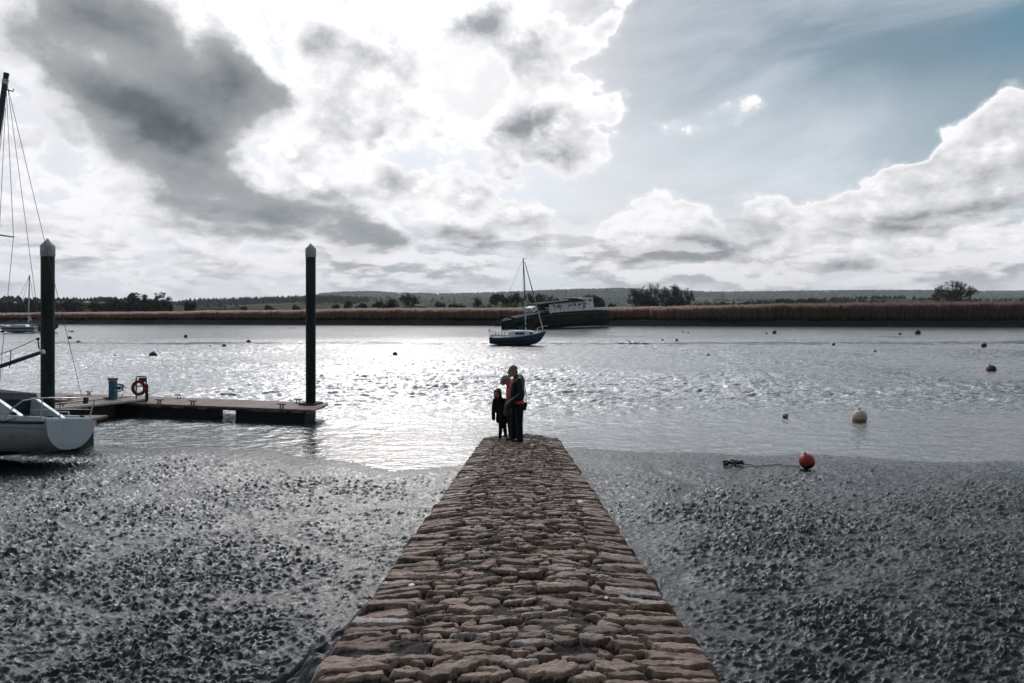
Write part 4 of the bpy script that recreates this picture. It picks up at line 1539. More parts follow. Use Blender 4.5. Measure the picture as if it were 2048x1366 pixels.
def hull_paint(name, bands, rough=0.35, streak=0.0, grime=(0.03, 0.03, 0.028)):
    """bands: list of (z, colour) from the bottom up, in the boat's own coordinates"""
    m = bpy.data.materials.new(name)
    m.use_nodes = True
    t = m.node_tree
    b = t.nodes['Principled BSDF']
    co = nd(t, 'ShaderNodeTexCoord').outputs['Object']
    z = S(t, nd(t, 'ShaderNodeSeparateXYZ', {0: co}).outputs[2])
    n = noise(t, co, 5.0, 6, 0.65)
    zz = z + (n - 0.5) * 0.03
    c = bands[0][1]
    for zb, cl in bands[1:]:
        c = mixc(t, zz.ss(zb - 0.008, zb + 0.008), c, cl)
    sm = nd(t, 'ShaderNodeMapping', {0: co, 'Scale': (4.0, 4.0, 0.7)}).outputs[0]
    n2 = noise(t, sm, 1.6, 6, 0.65)
    if streak:
        c = mixc(t, n2.ss(0.48, 0.75, 0.0, streak), c, grime)
    link(t, c, b.inputs['Base Color'])
    link(t, n.ss(0.3, 0.7, rough - 0.1, rough + 0.15), b.inputs['Roughness'])
    return m


def hull_rings(st, n=9, p=0.75, q=1.0):
    """st: (x, half beam, sheer z, keel z); returns rings from port sheer round the keel to starboard sheer"""
    rings = []
    for x, hb, zs, zk in st:
        ring = []
        for k in range(-n, n + 1):
            a = abs(k) / n * math.pi / 2
            y = hb * math.sin(a) ** p
            z = zk + (zs - zk) * (1 - math.cos(a)) ** q
            ring.append((x, math.copysign(y, k) if k else 0.0, z))
        rings.append(ring)
    return rings


def deck_mesh(st, drop=0.0, inset=0.0):
    b = MB()
    rows = [[(x, -max(hb - inset, 0.005), zs - drop), (x, 0, zs - drop + 0.05 * hb), (x, max(hb - inset, 0.005), zs - drop)] for x, hb, zs, zk in st]
    b.loft(rows)
    return b


def smooth_stations(st, n=26):
    a = np.array(st, float)
    t = np.linspace(0, 1, len(a))
    tt = np.linspace(0, 1, n)
    out = []
    for c in range(a.shape[1]):
        # Catmull-Rom through the given stations
        v = []
        for s in tt:
            u = s * (len(a) - 1)
            i = min(int(u), len(a) - 2)
            f = u - i
            p0, p1, p2, p3 = a[max(i - 1, 0), c], a[i, c], a[i + 1, c], a[min(i + 2, len(a) - 1), c]
            v.append(0.5 * ((2 * p1) + (-p0 + p2) * f + (2 * p0 - 5 * p1 + 4 * p2 - p3) * f * f + (-p0 + 3 * p1 - 3 * p2 + p3) * f ** 3))
        out.append(v)
    return [tuple(r) for r in np.array(out).T]


def add_hull(o, st, paint, deck_paint=WHITE, p=0.75, q=1.0, transom=None, transom_paint=None, strake=None):
    s = smooth_stations(st)
    b = MB()
    R_ = hull_rings(s, p=p, q=q)
    b.loft(R_)
    if transom is None:
        b.add(R_[0], [tuple(range(len(R_[0])))])
    h = b.build('hull', paint, o, fix=False)
    deck_mesh(s, 0.012, 0.01).build('deck', deck_paint, o, fix=False)
    if transom is not None:
        b = MB()
        ring = [Vector(v) + Vector((-0.004, 0, 0)) for v in R_[0]]
        out = [v + Vector((transom, 0, 0)) for v in ring]
        b.loft([ring, out])
        b.add(out, [tuple(range(len(out)))])
        b.build('transom', transom_paint or paint, o)
    if strake is not None:
        for sd in (-1, 1):
            b = MB()
            b.tube([(x, sd * (hb + 0.012), zs - 0.035) for x, hb, zs, zk in s], 0.028, 6)
            b.build('rubbing_strake', strake, o)
    return s


# ---- the white boat aground on the left, stern towards us
def white_boat():
    o = empty('sailing_yacht', (-9.51, 14.5, 0.0), (R(8.5), R(-2.0), R(176)), 'white sailing yacht aground on the mud, stern and tilted mast at the left edge', 'sailing yacht')
    M = o.matrix_basis.copy()
    Mi = M.inverted()
    Lp = lambda px, py, Y: Mi @ at(px, py, Y)
    st = [(0.0, 0.76, 0.97, 0.36), (0.8, 0.88, 0.95, 0.24), (2.0, 1.02, 0.96, 0.10), (3.4, 1.05, 1.00, 0.06), (4.8, 0.82, 1.10, 0.12), (5.8, 0.42, 1.20, 0.34), (6.4, 0.02, 1.28, 0.72)]
    paint = hull_paint('yacht_hull_paint', [(0, (0.014, 0.020, 0.022)), (0.30, (0.40, 0.44, 0.47)), (0.70, (0.43, 0.47, 0.50)), (0.80, (0.10, 0.13, 0.16)), (0.815, (0.45, 0.49, 0.52))], streak=0.6, grime=(0.15, 0.16, 0.155))
    TR = hull_paint('yacht_transom_paint', [(0, (0.33, 0.38, 0.42)), (0.5, (0.38, 0.43, 0.47))], streak=0.3, grime=(0.20, 0.22, 0.24))
    s = add_hull(o, st, paint, p=0.70, q=0.85, transom=-0.05, transom_paint=TR, strake=mat('strake_dark', (0.016, 0.030, 0.032), 0.6, 0.3))
    b = MB()
    b.prism([(1.4, -0.10, 0.30), (2.2, -0.10, -0.12), (3.9, -0.10, -0.12), (4.4, -0.10, 0.30)], (0, 0.20, 0))
    b.build('keel', FLOAT, o)
    # cabin with the sloping aft end, dark spray hood in front of it
    b = MB()
    for y0 in (0.50, -0.62):                             # cockpit sides that slope down to the stern
        b.prism([(0.50, y0, 0.96), (1.30, y0, 1.40), (1.7, y0, 1.42), (1.7, y0, 0.96)], (0, 0.12, 0))
    b.prism([(1.7, -0.62, 0.96), (1.7, -0.62, 1.42), (4.1, -0.62, 1.44), (4.6, -0.62, 1.02)], (0, 1.24, 0))
    b.build('cabin', WHITE, o)
    b = MB()
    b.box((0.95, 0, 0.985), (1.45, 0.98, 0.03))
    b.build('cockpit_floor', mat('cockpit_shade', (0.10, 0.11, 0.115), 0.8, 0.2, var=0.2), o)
    b = MB()
    b.box((0.80, 0.625, 1.07), (0.13, 0.02, 0.075), bev=0.008)
    b.build('window', GLASS, o)
    b = MB()
    b.box((3.0, 0.625, 1.25), (1.1, 0.02, 0.12), bev=0.008)
    b.build('window', GLASS, o)
    b = MB()
    prof = [(1.33, 0.74, 0.98), (1.36, 0.74, 1.36), (1.46, 0.70, 1.50), (2.3, 0.70, 1.56), (2.9, 0.74, 1.40), (2.95, 0.74, 0.98)]
    b.prism(prof, (0, -1.46, 0))
    b.build('spray_hood', CANVAS, o)
    b = MB()
    b.box((2.1, 0.66, 1.60), (1.5, 0.10, 0.05), bev=0.01)
    b.build('hood_rail', WHITE, o)
    b = MB()
    for sd in (-1, 1):
        b.box((0.72, sd * 0.70, 1.0), (1.3, 0.10, 0.10), bev=0.02)
    b.box((0.06, 0, 0.99), (0.10, 1.36, 0.07), bev=0.02)
    b.build('coaming', WHITE, o)
    # stern rail
    b = MB()
    b.tube([(0.80, 0.86, 0.97), (0.62, 0.86, 1.22), (0.45, 0.85, 1.36), (0.18, 0.80, 1.42), (0.03, 0.60, 1.44), (-0.02, 0.0, 1.45), (0.03, -0.60, 1.44), (0.10, -0.78, 1.42)], 0.013, 8)
    for x, y, x2, y2 in ((0.10, 0.74, 0.14, 0.78), (0.02, 0.30, 0.03, 0.42), (0.06, -0.66, 0.06, -0.70), (0.12, -0.76, 0.09, -0.76)):
        b.tube([(x, y, 0.98), (x2 - 0.04, y2, 1.43)], 0.011, 8)
    b.tube([(0.30, 0.82, 1.18), (0.03, 0.5, 1.20), (0.0, -0.2, 1.21), (0.05, -0.72, 1.2)], 0.005, 6)
    b.build('stern_rail', STAIN, o)
    b = MB()
    b.box((-0.02, -0.36, 1.40), (0.07, 0.09, 0.14), bev=0.02)
    b.build('stern_lamp', IRON, o)
    b = MB()
    for x, y in ((0.10, 0.48), (0.10, -0.48), (0.45, 0.72)):
        b.box((x, y, 1.05), (0.10, 0.03, 0.04), bev=0.008)
    b.build('cleat', IRON, o)
    # mast, boom and rigging
    top, foot = at(13, 146, 14.7), at(-88, 838, 14.75)
    m_at = lambda f: foot + (top - foot) * f
    b = MB()
    b.tube([Mi @ m_at(0), Mi @ m_at(0.5), Mi @ m_at(0.985)], [0.075, 0.072, 0.052], 12)
    b.build('mast', SPAR, o)
    b = MB()
    d = (top - foot).normalized()
    b.tube([Mi @ m_at(0.968), Mi @ m_at(0.982)], 0.060, 10)
    b.build('mast_band', SPAR_W, o)
    b = MB()
    b.tube([Mi @ m_at(0.984), Mi @ m_at(1.0)], [0.048, 0.055], 8)
    b.tube([Lp(7, 177, 14.7), Lp(26, 183, 14.7), Lp(27, 178, 14.7)], 0.014, 6)
    b.tube([Lp(6, 163, 14.7), Lp(16, 160, 14.7)], 0.030, 6)
    b.build('masthead_fitting', IRON, o)
    b = MB()
    b.tube([Lp(-42, 464, 14.7), Lp(27, 474, 14.1)], [0.022, 0.014], 6)
    b.tube([Lp(-42, 464, 14.7), Lp(-60, 455, 15.6)], [0.022, 0.014], 6)
    b.build('spreader', SPAR, o)
    b = MB()
    b.tube([Lp(-70, 757, 14.7), Lp(40, 719, 14.6), Lp(84, 704, 14.55)], [0.045, 0.045, 0.040], 12)
    b.build('boom', SPAR, o)
    b = MB()
    b.tube([Lp(83, 704.5, 14.55), Lp(88, 703, 14.55)], 0.048, 10)
    b.build('boom_end', SPAR_W, o)
    T = Lp(15, 172, 14.7)
    wires = [[T, Lp(163, 791, 14.9)], [T, Lp(85, 700, 14.55)], [Lp(13, 185, 14.7), Lp(27, 474, 14.1), Lp(4, 708, 13.8), Lp(-6, 838, 13.6)],
             [Lp(11, 200, 14.7), Lp(-60, 838, 13.6)], [Lp(13, 185, 14.7), Lp(-60, 455, 15.6), Lp(-70, 838, 15.7)], [Lp(10, 190, 14.7), Lp(-420, 830, 14.8)], [Lp(11, 215, 14.7), Lp(-20, 838, 13.7)]]
    for w in wires:
        b = MB()
        b.tube(w, 0.0055, 5)
        b.build('stay', WIRE, o)
    b = MB()
    b.tube([Lp(80, 700, 14.55), Lp(75, 676, 14.5), Lp(52, 688, 14.3), Lp(24, 700, 14.2), Lp(0, 709, 14.1)], 0.008, 5)
    b.tube([Lp(22, 700, 14.2), Lp(19, 735, 14.4)], 0.010, 5)
    b.ball(Lp(76, 678, 14.5), 0.035, 8, 6)
    b.tube([Lp(76, 680, 14.5), Lp(77, 697, 14.5)], 0.010, 5)
    b.build('mainsheet', ROPE, o)
    b = MB()
    b.tube([(0.55, 0.84, 1.0), (1.0, 0.93, 0.84), (1.6, 1.02, 0.68)], 0.010, 5)
    b.build('mooring_rope', ROPE, o)


white_boat()


# ---- the blue yacht aground in mid river
def blue_yacht():
    Y = 63.0
    k = Y / F_PX
    x0 = (979.5 - HX) * k
    L = 111 * k
    o = empty('sailing_yacht', (x0, Y, 0.0), (R(-1.5), 0, R(-4)), 'small navy blue sailing yacht with white cabin aground in mid river before the wreck', 'sailing yacht')
    Mi = o.matrix_basis.inverted()
    Lp = lambda px, py, dy=0.0: Mi @ at(px, py, Y + dy)
    st = [(0.0, 0.62, 0.80, 0.16), (0.6, 0.78, 0.76, 0.06), (1.6, 0.95, 0.78, 0.0), (2.8, 0.98, 0.88, 0.0), (3.9, 0.74, 1.06, 0.06), (4.65, 0.34, 1.24, 0.40), (L + 0.05, 0.01, 1.42, 1.22)]
    paint = hull_paint('navy_hull_paint', [(0, (0.010, 0.016, 0.018)), (0.16, (0.30, 0.34, 0.35)), (0.20, (0.012, 0.050, 0.082)), (0.60, (0.012, 0.055, 0.090))], streak=0.3, grime=(0.02, 0.04, 0.05))
    s = add_hull(o, st, paint, WHITE_B, p=0.72, q=0.9, strake=WHITE_B)
    b = MB()
    b.prism([(1.0, -0.08, 0.1), (1.5, -0.08, -0.3), (2.6, -0.08, -0.3), (3.2, -0.08, 0.1)], (0, 0.16, 0))
    b.build('keel', FLOAT, o)
    # coach roof: lofted, lower forward
    rows = []
    for x, hw, zb, zt in ((1.75, 0.60, 0.78, 1.30), (2.2, 0.62, 0.80, 1.36), (3.1, 0.58, 0.88, 1.36), (3.8, 0.46, 1.0, 1.34), (4.15, 0.36, 1.05, 1.18)):
        rows.append([(x, -hw, zb), (x, -hw * 0.93, zt - 0.06), (x, -hw * 0.75, zt), (x, 0, zt + 0.05), (x, hw * 0.75, zt), (x, hw * 0.93, zt - 0.06), (x, hw, zb)])
    b = MB()
    b.loft(rows, smooth=False, caps=True)
    b.build('cabin', WHITE_B, o)
    for a, c, y0, y1, oy in ((1031, 1050, 667.0, 671.5, -0.61), (1059.5, 1067.5, 666.5, 671.0, -0.50)):
        xa, xc, yw = (a - 979.5) * k, (c - 979.5) * k, oy - 0.035
        b = MB()
        b.prism([(xa, yw, 0.99), (xc, yw, 1.02), (xc - 0.04, yw, 1.22), (xa + 0.06, yw, 1.20)], (0, 0.12, 0))
        b.build('window', GLASS, o)
    b = MB()
    b.box((0.95, 0.56, 0.90), (1.5, 0.12, 0.22), bev=0.03).box((0.95, -0.56, 0.90), (1.5, 0.12, 0.22), bev=0.03).box((0.16, 0, 0.90), (0.12, 1.1, 0.2), bev=0.03)
    b.build('coaming', WHITE_B, o)
    b = MB()
    b.box((2.05, 0, 1.42), (0.55, 0.5, 0.05), bev=0.02).box((2.85, 0.1, 1.43), (0.35, 0.4, 0.05), bev=0.02)
    b.build('hatch', WHITE_B, o)
    # rails
    b = MB()
    b.tube([(0.75, -0.78, 0.80), (0.70, -0.80, 1.28), (0.05, -0.62, 1.30), (-0.02, 0, 1.31), (0.05, 0.62, 1.30), (0.7, 0.80, 1.28), (0.75, 0.78, 0.80)], 0.016, 6)
    for x, y in ((0.35, -0.70), (0.05, -0.62), (0.0, 0.0), (0.05, 0.62)):
        b.tube([(x, y, 0.80), (x, y, 1.30)], 0.013, 6)
    b.tube([(0.05, -0.62, 1.05), (0.7, -0.8, 1.05)], 0.010, 5)
    b.build('stern_rail', STAIN, o)
    b = MB()
    b.box((0.0, -0.30, 1.36), (0.12, 0.16, 0.22), bev=0.03)
    b.build('stern_lamp', IRON, o)
    b = MB()
    for x, y, h in ((0.55, -0.55, 0.34), (0.85, -0.5, 0.30), (1.15, -0.45, 0.42), (1.4, -0.3, 0.36)):
        b.tube([(x, y, 0.9), (x + 0.03, y, 0.9 + h)], [0.05, 0.035], 6)
    b.build('winch', mat('winch_grey', (0.11, 0.12, 0.12), 0.5, 0.4, var=0.3), o)
    b = MB()
    b.tube([(4.30, -0.46, 1.14), (4.45, -0.40, 1.62), (4.95, -0.18, 1.78), (5.22, 0.0, 1.80), (4.95, 0.18, 1.78), (4.45, 0.40, 1.62), (4.30, 0.46, 1.14)], 0.020, 6)
    b.tube([(4.80, -0.24, 1.22), (4.90, -0.20, 1.76)], 0.016, 6)
    b.tube([(4.80, 0.24, 1.22), (4.90, 0.20, 1.76)], 0.016, 6)
    b.box((5.22, 0, 1.80), (0.30, 0.10, 0.06))
    b.build('pulpit', mat('rail_white', (0.62, 0.62, 0.60), 0.4, 0.5), o)
    # mast, forestay with furled sail, standing rigging
    top, foot = Lp(1046.5, 517, 0.25), Lp(1052, 663, 0.25)
    b = MB()
    mid = foot + (top - foot) * 0.42
    b.tube([mid, top], [0.058, 0.050], 8)
    b.build('mast', SPAR, o)
    b = MB()
    b.tube([foot, mid], [0.062, 0.058], 8)
    b.build('lower_mast', SPAR_W, o)
    b = MB()
    b.tube([top - Vector((0.12, 0, 0.02)), top + Vector((0.30, 0, 0.02))], 0.022, 6)
    b.build('masthead_fitting', IRON, o)
    b = MB()
    f0, f1 = Lp(1049.5, 524, 0.2), Lp(1086, 658, 0.1)
    b.tube([f0, f0 + (f1 - f0) * 0.48], [0.030, 0.050], 7)
    b.build('furled_sail', CANVAS, o)
    b = MB()
    b.tube([f0 + (f1 - f0) * 0.48, f0 + (f1 - f0) * 0.75, f1], [0.052, 0.062, 0.050], 7)
    b.build('sail_leech', mat('sail_cloth', (0.40, 0.39, 0.36), 0.9, 0.1, var=0.35, vscale=2.0), o)
    b = MB()
    b.tube([Lp(1051.5, 640, 0.25), Lp(1055, 652, 0.1), Lp(1035, 656, 0.05)], [0.06, 0.11, 0.07], 8)
    b.build('boom', mat('sail_cover_blue', (0.014, 0.040, 0.085), 0.9, 0.1), o)
    for a in ([top, Lp(983, 668, 0.3)], [top, Lp(1044, 672, 0.9)], [top, Lp(1060, 668, -0.7)], [Lp(1051, 625, 0.2), Lp(1032, 642, 0.1), Lp(1028, 645, 0.1)], [Lp(1080, 632, 0.1), Lp(1064, 654, -0.4)]):
        b = MB()
        b.tube(a, 0.010, 4)
        b.build('stay', WIRE, o)
    b = MB()
    b.box(Lp(1054, 622, 0.3), (0.16, 0.04, 0.26))
    b.build('radar_reflector', WHITE_B, o)


blue_yacht()


# ---- two small boats beyond the left pile
def small_boats():
    Y = 97.0
    k = Y / F_PX
    o = empty('sailing_yacht', ((72 - HX) * k, Y, 0), (0, 0, R(188)), 'small white sailing boat with blue stripe and single mast by the left pile', 'sailing yacht')
    Mi = o.matrix_basis.inverted()
    Lp = lambda px, py, dy=0.0: Mi @ at(px, py, Y + dy)
    st = [(0.0, 0.62, 0.92, 0.18), (0.8, 0.82, 0.86, 0.06), (2.0, 0.95, 0.86, 0.0), (3.2, 0.80, 0.94, 0.02), (4.1, 0.42, 1.06, 0.2), (4.7, 0.01, 1.20, 0.62)]
    add_hull(o, st, hull_paint('striped_hull_paint', [(0, (0.012, 0.018, 0.02)), (0.20, (0.42, 0.47, 0.50)), (0.52, (0.030, 0.090, 0.15)), (0.74, (0.50, 0.53, 0.55))], streak=0.2), p=0.7, q=0.9)
    b = MB()
    b.prism([(1.0, -0.5, 0.86), (1.2, -0.5, 1.16), (2.6, -0.5, 1.18), (3.2, -0.5, 0.96)], (0, 1.0, 0))
    b.build('cabin', WHITE_B, o)
    b = MB()
    b.box((0.25, 0.3, 1.02), (0.4, 0.5, 0.2), bev=0.04)
    b.build('outboard', mat('outboard_grey', (0.2, 0.22, 0.23), 0.5, 0.4), o)
    top, foot = Lp(59, 550, 0.3), Lp(57, 645, 0.3)
    b = MB()
    b.tube([foot, foot + (top - foot) * 0.55], [0.085, 0.075], 7)
    b.build('lower_mast', SPAR_W, o)
    b = MB()
    b.tube([foot + (top - foot) * 0.55, top], [0.075, 0.060], 7)
    b.build('mast', SPAR, o)
    b = MB()
    b.tube([Lp(58, 628, 0.2), Lp(59, 636, 0.1), Lp(62, 641, 0.0)], [0.05, 0.16, 0.10], 8)
    b.build('furled_sail', mat('sail_cloth', (0.40, 0.39, 0.36)), o)
    for a in ([top, Lp(34, 646, 0.2)], [foot + (top - foot) * 0.62, Lp(47, 643, -0.4)], [top, Lp(12, 652, 0.2)], [top, Lp(75, 648, 0.4)]):
        b = MB()
        b.tube(a, 0.022, 4)
        b.build('stay', WIRE, o)
    Y = 101.0
    k = Y / F_PX
    o = empty('motor_boat', ((62 - HX) * k, Y, 0), (0, 0, R(6)), 'dark low motor boat lying half hidden behind the left pile', 'motor boat')
    st = [(0.0, 0.7, 0.92, 0.15), (0.9, 0.85, 0.90, 0.04), (2.0, 0.9, 0.95, 0.0), (3.0, 0.62, 1.10, 0.1), (3.8, 0.02, 1.36, 0.6)]
    add_hull(o, st, hull_paint('dark_hull_paint', [(0, (0.010, 0.015, 0.016)), (0.5, (0.022, 0.030, 0.032))], streak=0.3), mat('grey_deck', (0.10, 0.11, 0.11), 0.7, 0.2), p=0.65, q=0.8)
    b = MB()
    b.prism([(0.6, -0.55, 0.92), (0.8, -0.55, 1.32), (2.0, -0.55, 1.36), (2.5, -0.55, 1.02)], (0, 1.1, 0))
    b.build('cabin', mat('dull_cabin', (0.16, 0.19, 0.20), 0.6, 0.3, var=0.2), o)
    b = MB()
    b.tube([(3.75, 0, 1.3), (3.78, 0, 1.62)], [0.05, 0.03], 6)
    b.build('bow_post', IRON, o)


small_boats()


# ---- the wreck on the far side
def wreck():
    A, B = Vector((-1.9, 108.0, 0)), Vector((18.4, 127.0, 0))
    e = (B - A).normalized()
    nrm = Vector((-e.y, e.x, 0))
    Lh = (B - A).length
    o = empty('wrecked_vessel', A, (0, 0, math.atan2(e.y, e.x)), 'large derelict wooden vessel with dark hull and peeling white deckhouse', 'wreck')
    Mi = o.matrix_basis.inverted()

    def W(px, py, d=0.0):
        """photo point on the near side plane moved d metres back, in the wreck's coordinates"""
        r = (px - HX) / F_PX
        q = A + nrm * d
        s = (r * q.y - q.x) / (e.x - r * e.y)
        p = q + e * s
        p.z = CAM_Z + (HY - py) / F_PX * p.y
        v = Mi @ p
        return v

    m = bpy.data.materials.new('wreck_planking')
    m.use_nodes = True
    t = m.node_tree
    b_ = t.nodes['Principled BSDF']
    co = nd(t, 'ShaderNodeTexCoord').outputs['Object']
    z = S(t, nd(t, 'ShaderNodeSeparateXYZ', {0: co}).outputs[2])
    st_ = noise(t, nd(t, 'ShaderNodeMapping', {0: co, 'Scale': (0.35, 0.35, 6.0)}).outputs[0], 1.0, 5, 0.6)
    n = noise(t, co, 1.4, 6, 0.65)
    c = mixc(t, st_.ss(0.35, 0.65), (0.009, 0.013, 0.013), (0.034, 0.029, 0.025))
    c = mixc(t, n.ss(0.55, 0.7), c, (0.085, 0.060, 0.045))
    c = mixc(t, (z + (n - 0.5) * 0.5).ss(1.7, 1.3), c, (0.010, 0.015, 0.015))
    link(t, c, b_.inputs['Base Color'])
    b_.inputs['Roughness'].default_value = 0.8
    b_.inputs['Specular IOR Level'].default_value = 0.06
    bp = nd(t, 'ShaderNodeBump', {'Height': st_ + n * 0.5, 'Strength': 1.0, 'Distance': 0.05})
    t.links.new(bp.outputs[0], b_.inputs['Normal'])
    # peeling white paint
    pm = bpy.data.materials.new('peeling_white')
    pm.use_nodes = True
    t = pm.node_tree
    b_ = t.nodes['Principled BSDF']
    co = nd(t, 'ShaderNodeTexCoord').outputs['Object']
    n = noise(t, co, 2.2, 7, 0.68)
    n2 = noise(t, nd(t, 'ShaderNodeMapping', {0: co, 'Scale': (1.0, 1.0, 0.35)}).outputs[0], 2.6, 5, 0.6)
    c = mixc(t, n2.ss(0.35, 0.7), (0.88, 0.90, 0.91), (0.66, 0.70, 0.72))
    c = mixc(t, n.ss(0.54, 0.60), c, (0.035, 0.038, 0.036))
    link(t, c, b_.inputs['Base Color'])
    b_.inputs['Roughness'].default_value = 0.7
    DARKW = mat('rotten_wood', (0.018, 0.020, 0.019), 0.9, 0.15, var=0.5, vscale=1.5)
    # hull: near side follows the photo's sheer; the beam runs back from it
    BM = 2.7
    px_s = [1004, 1030, 1050, 1066, 1100, 1140, 1180, 1212, 1222]
    py_s = [657, 641, 634, 630.5, 625.5, 622.5, 620, 618.5, 621]
    s_list, z_list = [], []
    for a, b in zip(px_s, py_s):
        v = W(a, b)
        s_list.append(v.x)
        z_list.append(v.z)
    rings = []
    for i, s in enumerate(np.linspace(2.9, Lh + 1.8, 34)):
        f = s / Lh
        zk = -0.35 + 0.75 * f
        zs = max(zk + 0.25, float(np.interp(s, s_list, z_list)))
        f = (s - 2.9) / (Lh + 1.8 - 2.9)
        hb = BM * min(1.0, (1 - abs(2 * f - 1) ** (3.0 if f < 0.5 else 7))) ** 0.5
        hb = max(hb, 0.2)
        ring = []
        for k in range(-9, 10):
            a = abs(k) / 9
            y = hb * (1 - (1 - min(a * 1.35, 1)) ** 2.2) * (1 + 0.05 * math.sin(a * 3))
            zz = zk + (zs - zk) * max(0.0, (a - 0.18) / 0.82) ** 1.1
            ring.append((s, BM + math.copysign(y, k) if k else BM, zz))
        rings.append(ring)
    b = MB()
    b.loft(rings, caps=True)
    b.build('hull', m, o, fix=False)
    b = MB()
    b.loft([[(r[0][0], r[0][1] + 0.05, r[0][2] - 0.1), (r[-1][0], r[-1][1] - 0.05, r[-1][2] - 0.1)] for r in rings])
    b.build('deck', DARKW, o, fix=False)
    b = MB()
    b.tube([Vector(r[0]) + Vector((0, -0.04, -0.42)) for r in rings[2:-2]], 0.09, 6)
    b.build('rubbing_strake', mat('strake_brown', (0.075, 0.055, 0.042), 0.8, 0.2, var=0.4, vscale=2), o)
    # peeling bulwark along the right half
    g = random.Random(4)

    def slab(pts, d0, thick, mt, name):
        bb = MB()
        q = [W(a, c, d0) for a, c in pts]
        bb.prism(q, (0, thick, 0))
        return bb.build(name, mt, o)

    top = [(1100, 621), (1120, 620), (1140, 618.5), (1160, 617), (1178, 615.5), (1196, 614.5), (1208, 614), (1216, 616)]
    bot = [(1220, 620.5), (1200, 619.5), (1180, 621), (1160, 622.5), (1140, 624), (1120, 625.2), (1100, 626.5)]
    slab(top + bot, 0.02, 0.10, pm, 'bulwark')
    # deckhouse: front wall with real window openings made of panels
    wy = lambda px: (px - 1098) / (1166 - 1098)
    T_ = lambda px: 607.5 - 5.6 * wy(px)
    B_ = lambda px: 624.5 - 6.6 * wy(px)
    wins = [(1114.5, 1123), (1136, 1144), (1146.5, 1152.5), (1155.5, 1162)]
    walls = []
    xs = [1098.5] + [v for w in wins for v in w] + [1166]
    for i in range(0, len(xs), 2):
        walls.append([(xs[i], T_(xs[i])), (xs[i + 1], T_(xs[i + 1])), (xs[i + 1], B_(xs[i + 1])), (xs[i], B_(xs[i]))])
    d_h = 0.9
    bb = MB()
    for pl in walls:
        bb.prism([W(a, c, d_h) for a, c in pl], (0, 0.12, 0))
    for a, c in wins:
        f0, f1 = 0.30, 0.56
        tp = lambda x, f: T_(x) + (B_(x) - T_(x)) * f
        bb.prism([W(a, T_(a), d_h), W(c, T_(c), d_h), W(c, tp(c, f0), d_h), W(a, tp(a, f0), d_h)], (0, 0.118, 0))
        bb.prism([W(a, tp(a, f1), d_h), W(c, tp(c, f1), d_h), W(c, B_(c), d_h), W(a, B_(a), d_h)], (0, 0.118, 0))
    bb.build('deckhouse_wall', pm, o)
    for a, c in wins:
        f0, f1 = 0.28, 0.58
        tp = lambda x, f: T_(x) + (B_(x) - T_(x)) * f
        slab([(a - 0.3, tp(a, f0)), (c + 0.3, tp(c, f0)), (c + 0.3, tp(c, f1)), (a - 0.3, tp(a, f1))], d_h + 0.2, 0.04, GLASS, 'window')
    slab([(1098.5, 607.8), (1166, 602), (1166, 618), (1098.5, 624.5)], d_h + 1.2, 2.2, DARKW, 'deckhouse_inside')
    slab([(1080, 608.5), (1092, 606), (1104, 604.6), (1130, 602.2), (1166, 599.2), (1168, 602.4), (1130, 605.2), (1104, 607.6), (1092, 609), (1082, 611)], d_h - 0.35, 3.4, DARKW, 'roof')
    for a, c in ((1105, 1110), (1118, 1121)):
        slab([(a, 607), (a + 1.2, 606.8), (c + 2.2, 621), (c + 1, 621.3)], d_h - 0.10, 0.08, mat('brace_grey', (0.30, 0.33, 0.34), 0.7, 0.2, var=0.3), 'brace')
    slab([(1124, 613), (1161, 610), (1161, 611.2), (1124, 614.4)], d_h - 0.12, 0.10, pm, 'hand_rail')
    # doorway shadow gap and wheelhouse
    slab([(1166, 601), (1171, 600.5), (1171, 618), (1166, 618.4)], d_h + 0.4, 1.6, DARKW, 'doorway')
    wh = lambda pts, d, th, mt, nm: slab(pts, d, th, mt, nm)
    wh([(1171, 605), (1186.5, 604), (1187.8, 615), (1171, 616.5)], 0.75, 2.0, pm, 'wheelhouse')
    bb = MB()
    for pl in ([(1162.5, 597), (1186, 596), (1186, 598), (1162.5, 599)], [(1164, 602.6), (1186, 602.2), (1186, 604), (1164, 604.6)], [(1164, 598), (1166.5, 598), (1166.5, 603), (1164, 603)],
               [(1173, 598), (1175.5, 598), (1175.5, 603), (1173, 603)], [(1183.5, 597.6), (1186, 597.6), (1186, 603), (1183.5, 603)]):
        bb.prism([W(a, c, 0.7) for a, c in pl], (0, 0.14, 0))
    bb.build('wheelhouse_frame', pm, o)
    slab([(1166.5, 598), (1173, 598), (1173, 603), (1166.5, 603)], 0.8, 0.04, mat('dusty_glass', (0.26, 0.30, 0.31), 0.3, 0.5, var=0.2), 'window')
    slab([(1175.5, 598), (1183.5, 598), (1183.5, 603), (1175.5, 603)], 0.8, 0.04, GLASS, 'window')
    slab([(1162, 596.2), (1187, 595.2), (1187, 596.4), (1162, 597.4)], 0.55, 2.4, pm, 'wheelhouse_roof')
    slab([(1136, 596.8), (1163, 596.2), (1163, 599.4), (1148, 599.6), (1147.5, 598), (1136, 598)], 1.2, 1.4, DARKW, 'canopy')
    slab([(1139, 598), (1140, 598), (1140, 602), (1139, 602)], 1.4, 0.1, DARKW, 'canopy_post')
    # the collapsed left end: a tilted white box and loose beams
    slab([(1062.5, 616.5), (1073, 611.8), (1076, 620), (1066, 625)], 0.6, 1.8, pm, 'broken_cabin')
    for pl in ([(1067.6, 616.6), (1069.2, 616.0), (1070.0, 618.6), (1068.4, 619.2)],):
        slab(pl, 0.57, 0.06, GLASS, 'window')
    slab([(1076, 611.5), (1098, 608.5), (1098, 623), (1078, 625)], 1.6, 1.6, DARKW, 'broken_bulkhead')
